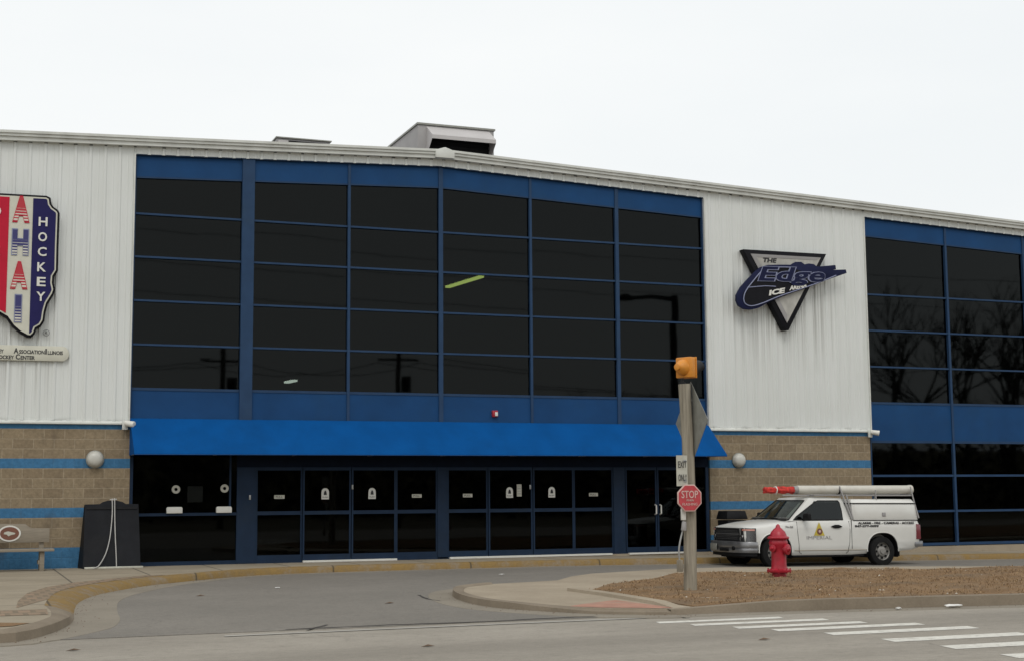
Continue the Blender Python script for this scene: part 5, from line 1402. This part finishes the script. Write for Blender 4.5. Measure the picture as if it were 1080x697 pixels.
def bare_trees():
    mb = MB(); rr = random.Random(11)
    def br(p, d, l, r, lev):
        q = p + d * l
        mb.cyl(p, q, r, r * .65, 4 if lev > 1 else 5, cap=False)
        if lev >= 5: return
        for _ in range(3 if lev < 4 else 2):
            nd = (d + Vector((rr.uniform(-.75, .75), rr.uniform(-.75, .75), rr.uniform(-.15, .5)))).normalized()
            br(p + d * l * rr.uniform(.6, 1), nd, l * rr.uniform(.58, .8), r * .6, lev + 1)
    for k in range(19):
        x = -10 + k * 6.2 + rr.uniform(-2, 2); y = rr.uniform(-68, -56); h = rr.uniform(3.0, 3.9) * (1.0 + .75 * min(1, max(0, (x - 42) / 20)))
        if x < 18: h *= .8
        br(Vector((x, y, -.3)), Vector((0, 0, 1)), h, .28, 0)
    for k in range(50):   # evergreen shrubs and understory at their feet
        x = rr.uniform(-20, 110); y = rr.uniform(-74, -60); h = rr.uniform(2, 5) * (1.2 if x > 60 else 1)
        for _ in range(60):
            a = rr.uniform(0, 2 * PI); t = rr.random(); w = h * .35 * (1 - t) + .3; c = Vector((x + w * math.cos(a), y + w * math.sin(a), t * h))
            s = rr.uniform(.3, .7); mb.add([c + Vector((rr.uniform(-s, s), rr.uniform(-s, s), rr.uniform(-s, s))) for _ in range(3)], [(0, 1, 2)])
    for _ in range(5200):  # dense thicket behind, added to black out sky mirrored in the storefront
        x = rr.uniform(-45, 130); z = rr.uniform(-.2, 4.6 + .7 * math.sin(x * .23) + (1.4 if x > 62 else 0)) ; c = Vector((x, rr.uniform(-80, -72), z))
        s = rr.uniform(.5, 1.0); mb.add([c + Vector((rr.uniform(-s, s), rr.uniform(-s, s) * .4, rr.uniform(-s, s))) for _ in range(3)], [(0, 1, 2)])
    return mb
o_ = obj('treeline', bare_trees(), M['bark'], smooth=0)
tag(o_, 'mass of bare trees and shrubs across the street mirrored in the windows', 'trees', kind='stuff')

# ------------------------------------------------------------------ light, sky, camera
w = bpy.data.worlds.new('World'); sc.world = w; w.use_nodes = True
nt = w.node_tree; nt.nodes.clear()
wo = nt.nodes.new('ShaderNodeOutputWorld'); bg = nt.nodes.new('ShaderNodeBackground'); L(nt, bg.outputs[0], wo.inputs[0])
sky = nt.nodes.new('ShaderNodeTexSky'); sky.sky_type = 'NISHITA'; sky.sun_disc = False
SUN_EL, SUN_AZ = math.radians(52), math.radians(200)   # azimuth measured clockwise from +Y
sky.sun_elevation = SUN_EL; sky.sun_rotation = SUN_AZ; sky.dust_density = 4; sky.air_density = 1.5
tcn = nt.nodes.new('ShaderNodeTexCoord'); mp = nt.nodes.new('ShaderNodeMapping'); mp.inputs['Scale'].default_value = (1, 1, 3.2)
L(nt, tcn.outputs['Generated'], mp.inputs[0])
n1 = noise(nt, 2.2, 5, mp.outputs[0], .5)
cl = ramp(nt, n1, [(.3, (9.35, 9.65, 9.75, 1)), (.7, (10.1, 10.25, 10.2, 1))])
cl = mixc(nt, .07, cl, sky.outputs[0])
bg.inputs['Strength'].default_value = .1
L(nt, cl, bg.inputs[0])
sl_ = bpy.data.lights.new('sun', 'SUN'); sl_.energy = .9; sl_.angle = math.radians(25); sl_.color = (1, .965, .92)
so = bpy.data.objects.new('sun', sl_); COL.objects.link(so)
d = Vector((math.sin(SUN_AZ) * math.cos(SUN_EL), math.cos(SUN_AZ) * math.cos(SUN_EL), math.sin(SUN_EL)))
so.rotation_euler = (d).to_track_quat('Z', 'Y').to_euler()

cam = bpy.data.cameras.new('camera'); co = bpy.data.objects.new('camera', cam); COL.objects.link(co)
cam.sensor_width = 36; cam.lens = 50.0; cam.clip_end = 1000; cam.sensor_fit = 'HORIZONTAL'
yaw, pitch, roll = math.radians(21.21), math.radians(6.558), math.radians(-.421)
f = Vector((math.sin(yaw) * math.cos(pitch), math.cos(yaw) * math.cos(pitch), math.sin(pitch)))
r = Vector((math.cos(yaw), -math.sin(yaw), 0)); u = r.cross(f)
r2 = r * math.cos(roll) + u * math.sin(roll); u2 = -r * math.sin(roll) + u * math.cos(roll)
co.matrix_world = Matrix(((r2.x, u2.x, -f.x, 0), (r2.y, u2.y, -f.y, -30.98), (r2.z, u2.z, -f.z, 1.432), (0, 0, 0, 1)))
sc.camera = co
sc.render.engine = 'CYCLES'
sc.cycles.max_bounces = 8; sc.cycles.transparent_max_bounces = 12; sc.cycles.caustics_reflective = False; sc.cycles.caustics_refractive = False
sc.view_settings.view_transform = 'Standard'; sc.view_settings.look = 'None'; sc.view_settings.gamma = 1; sc.view_settings.exposure = 0
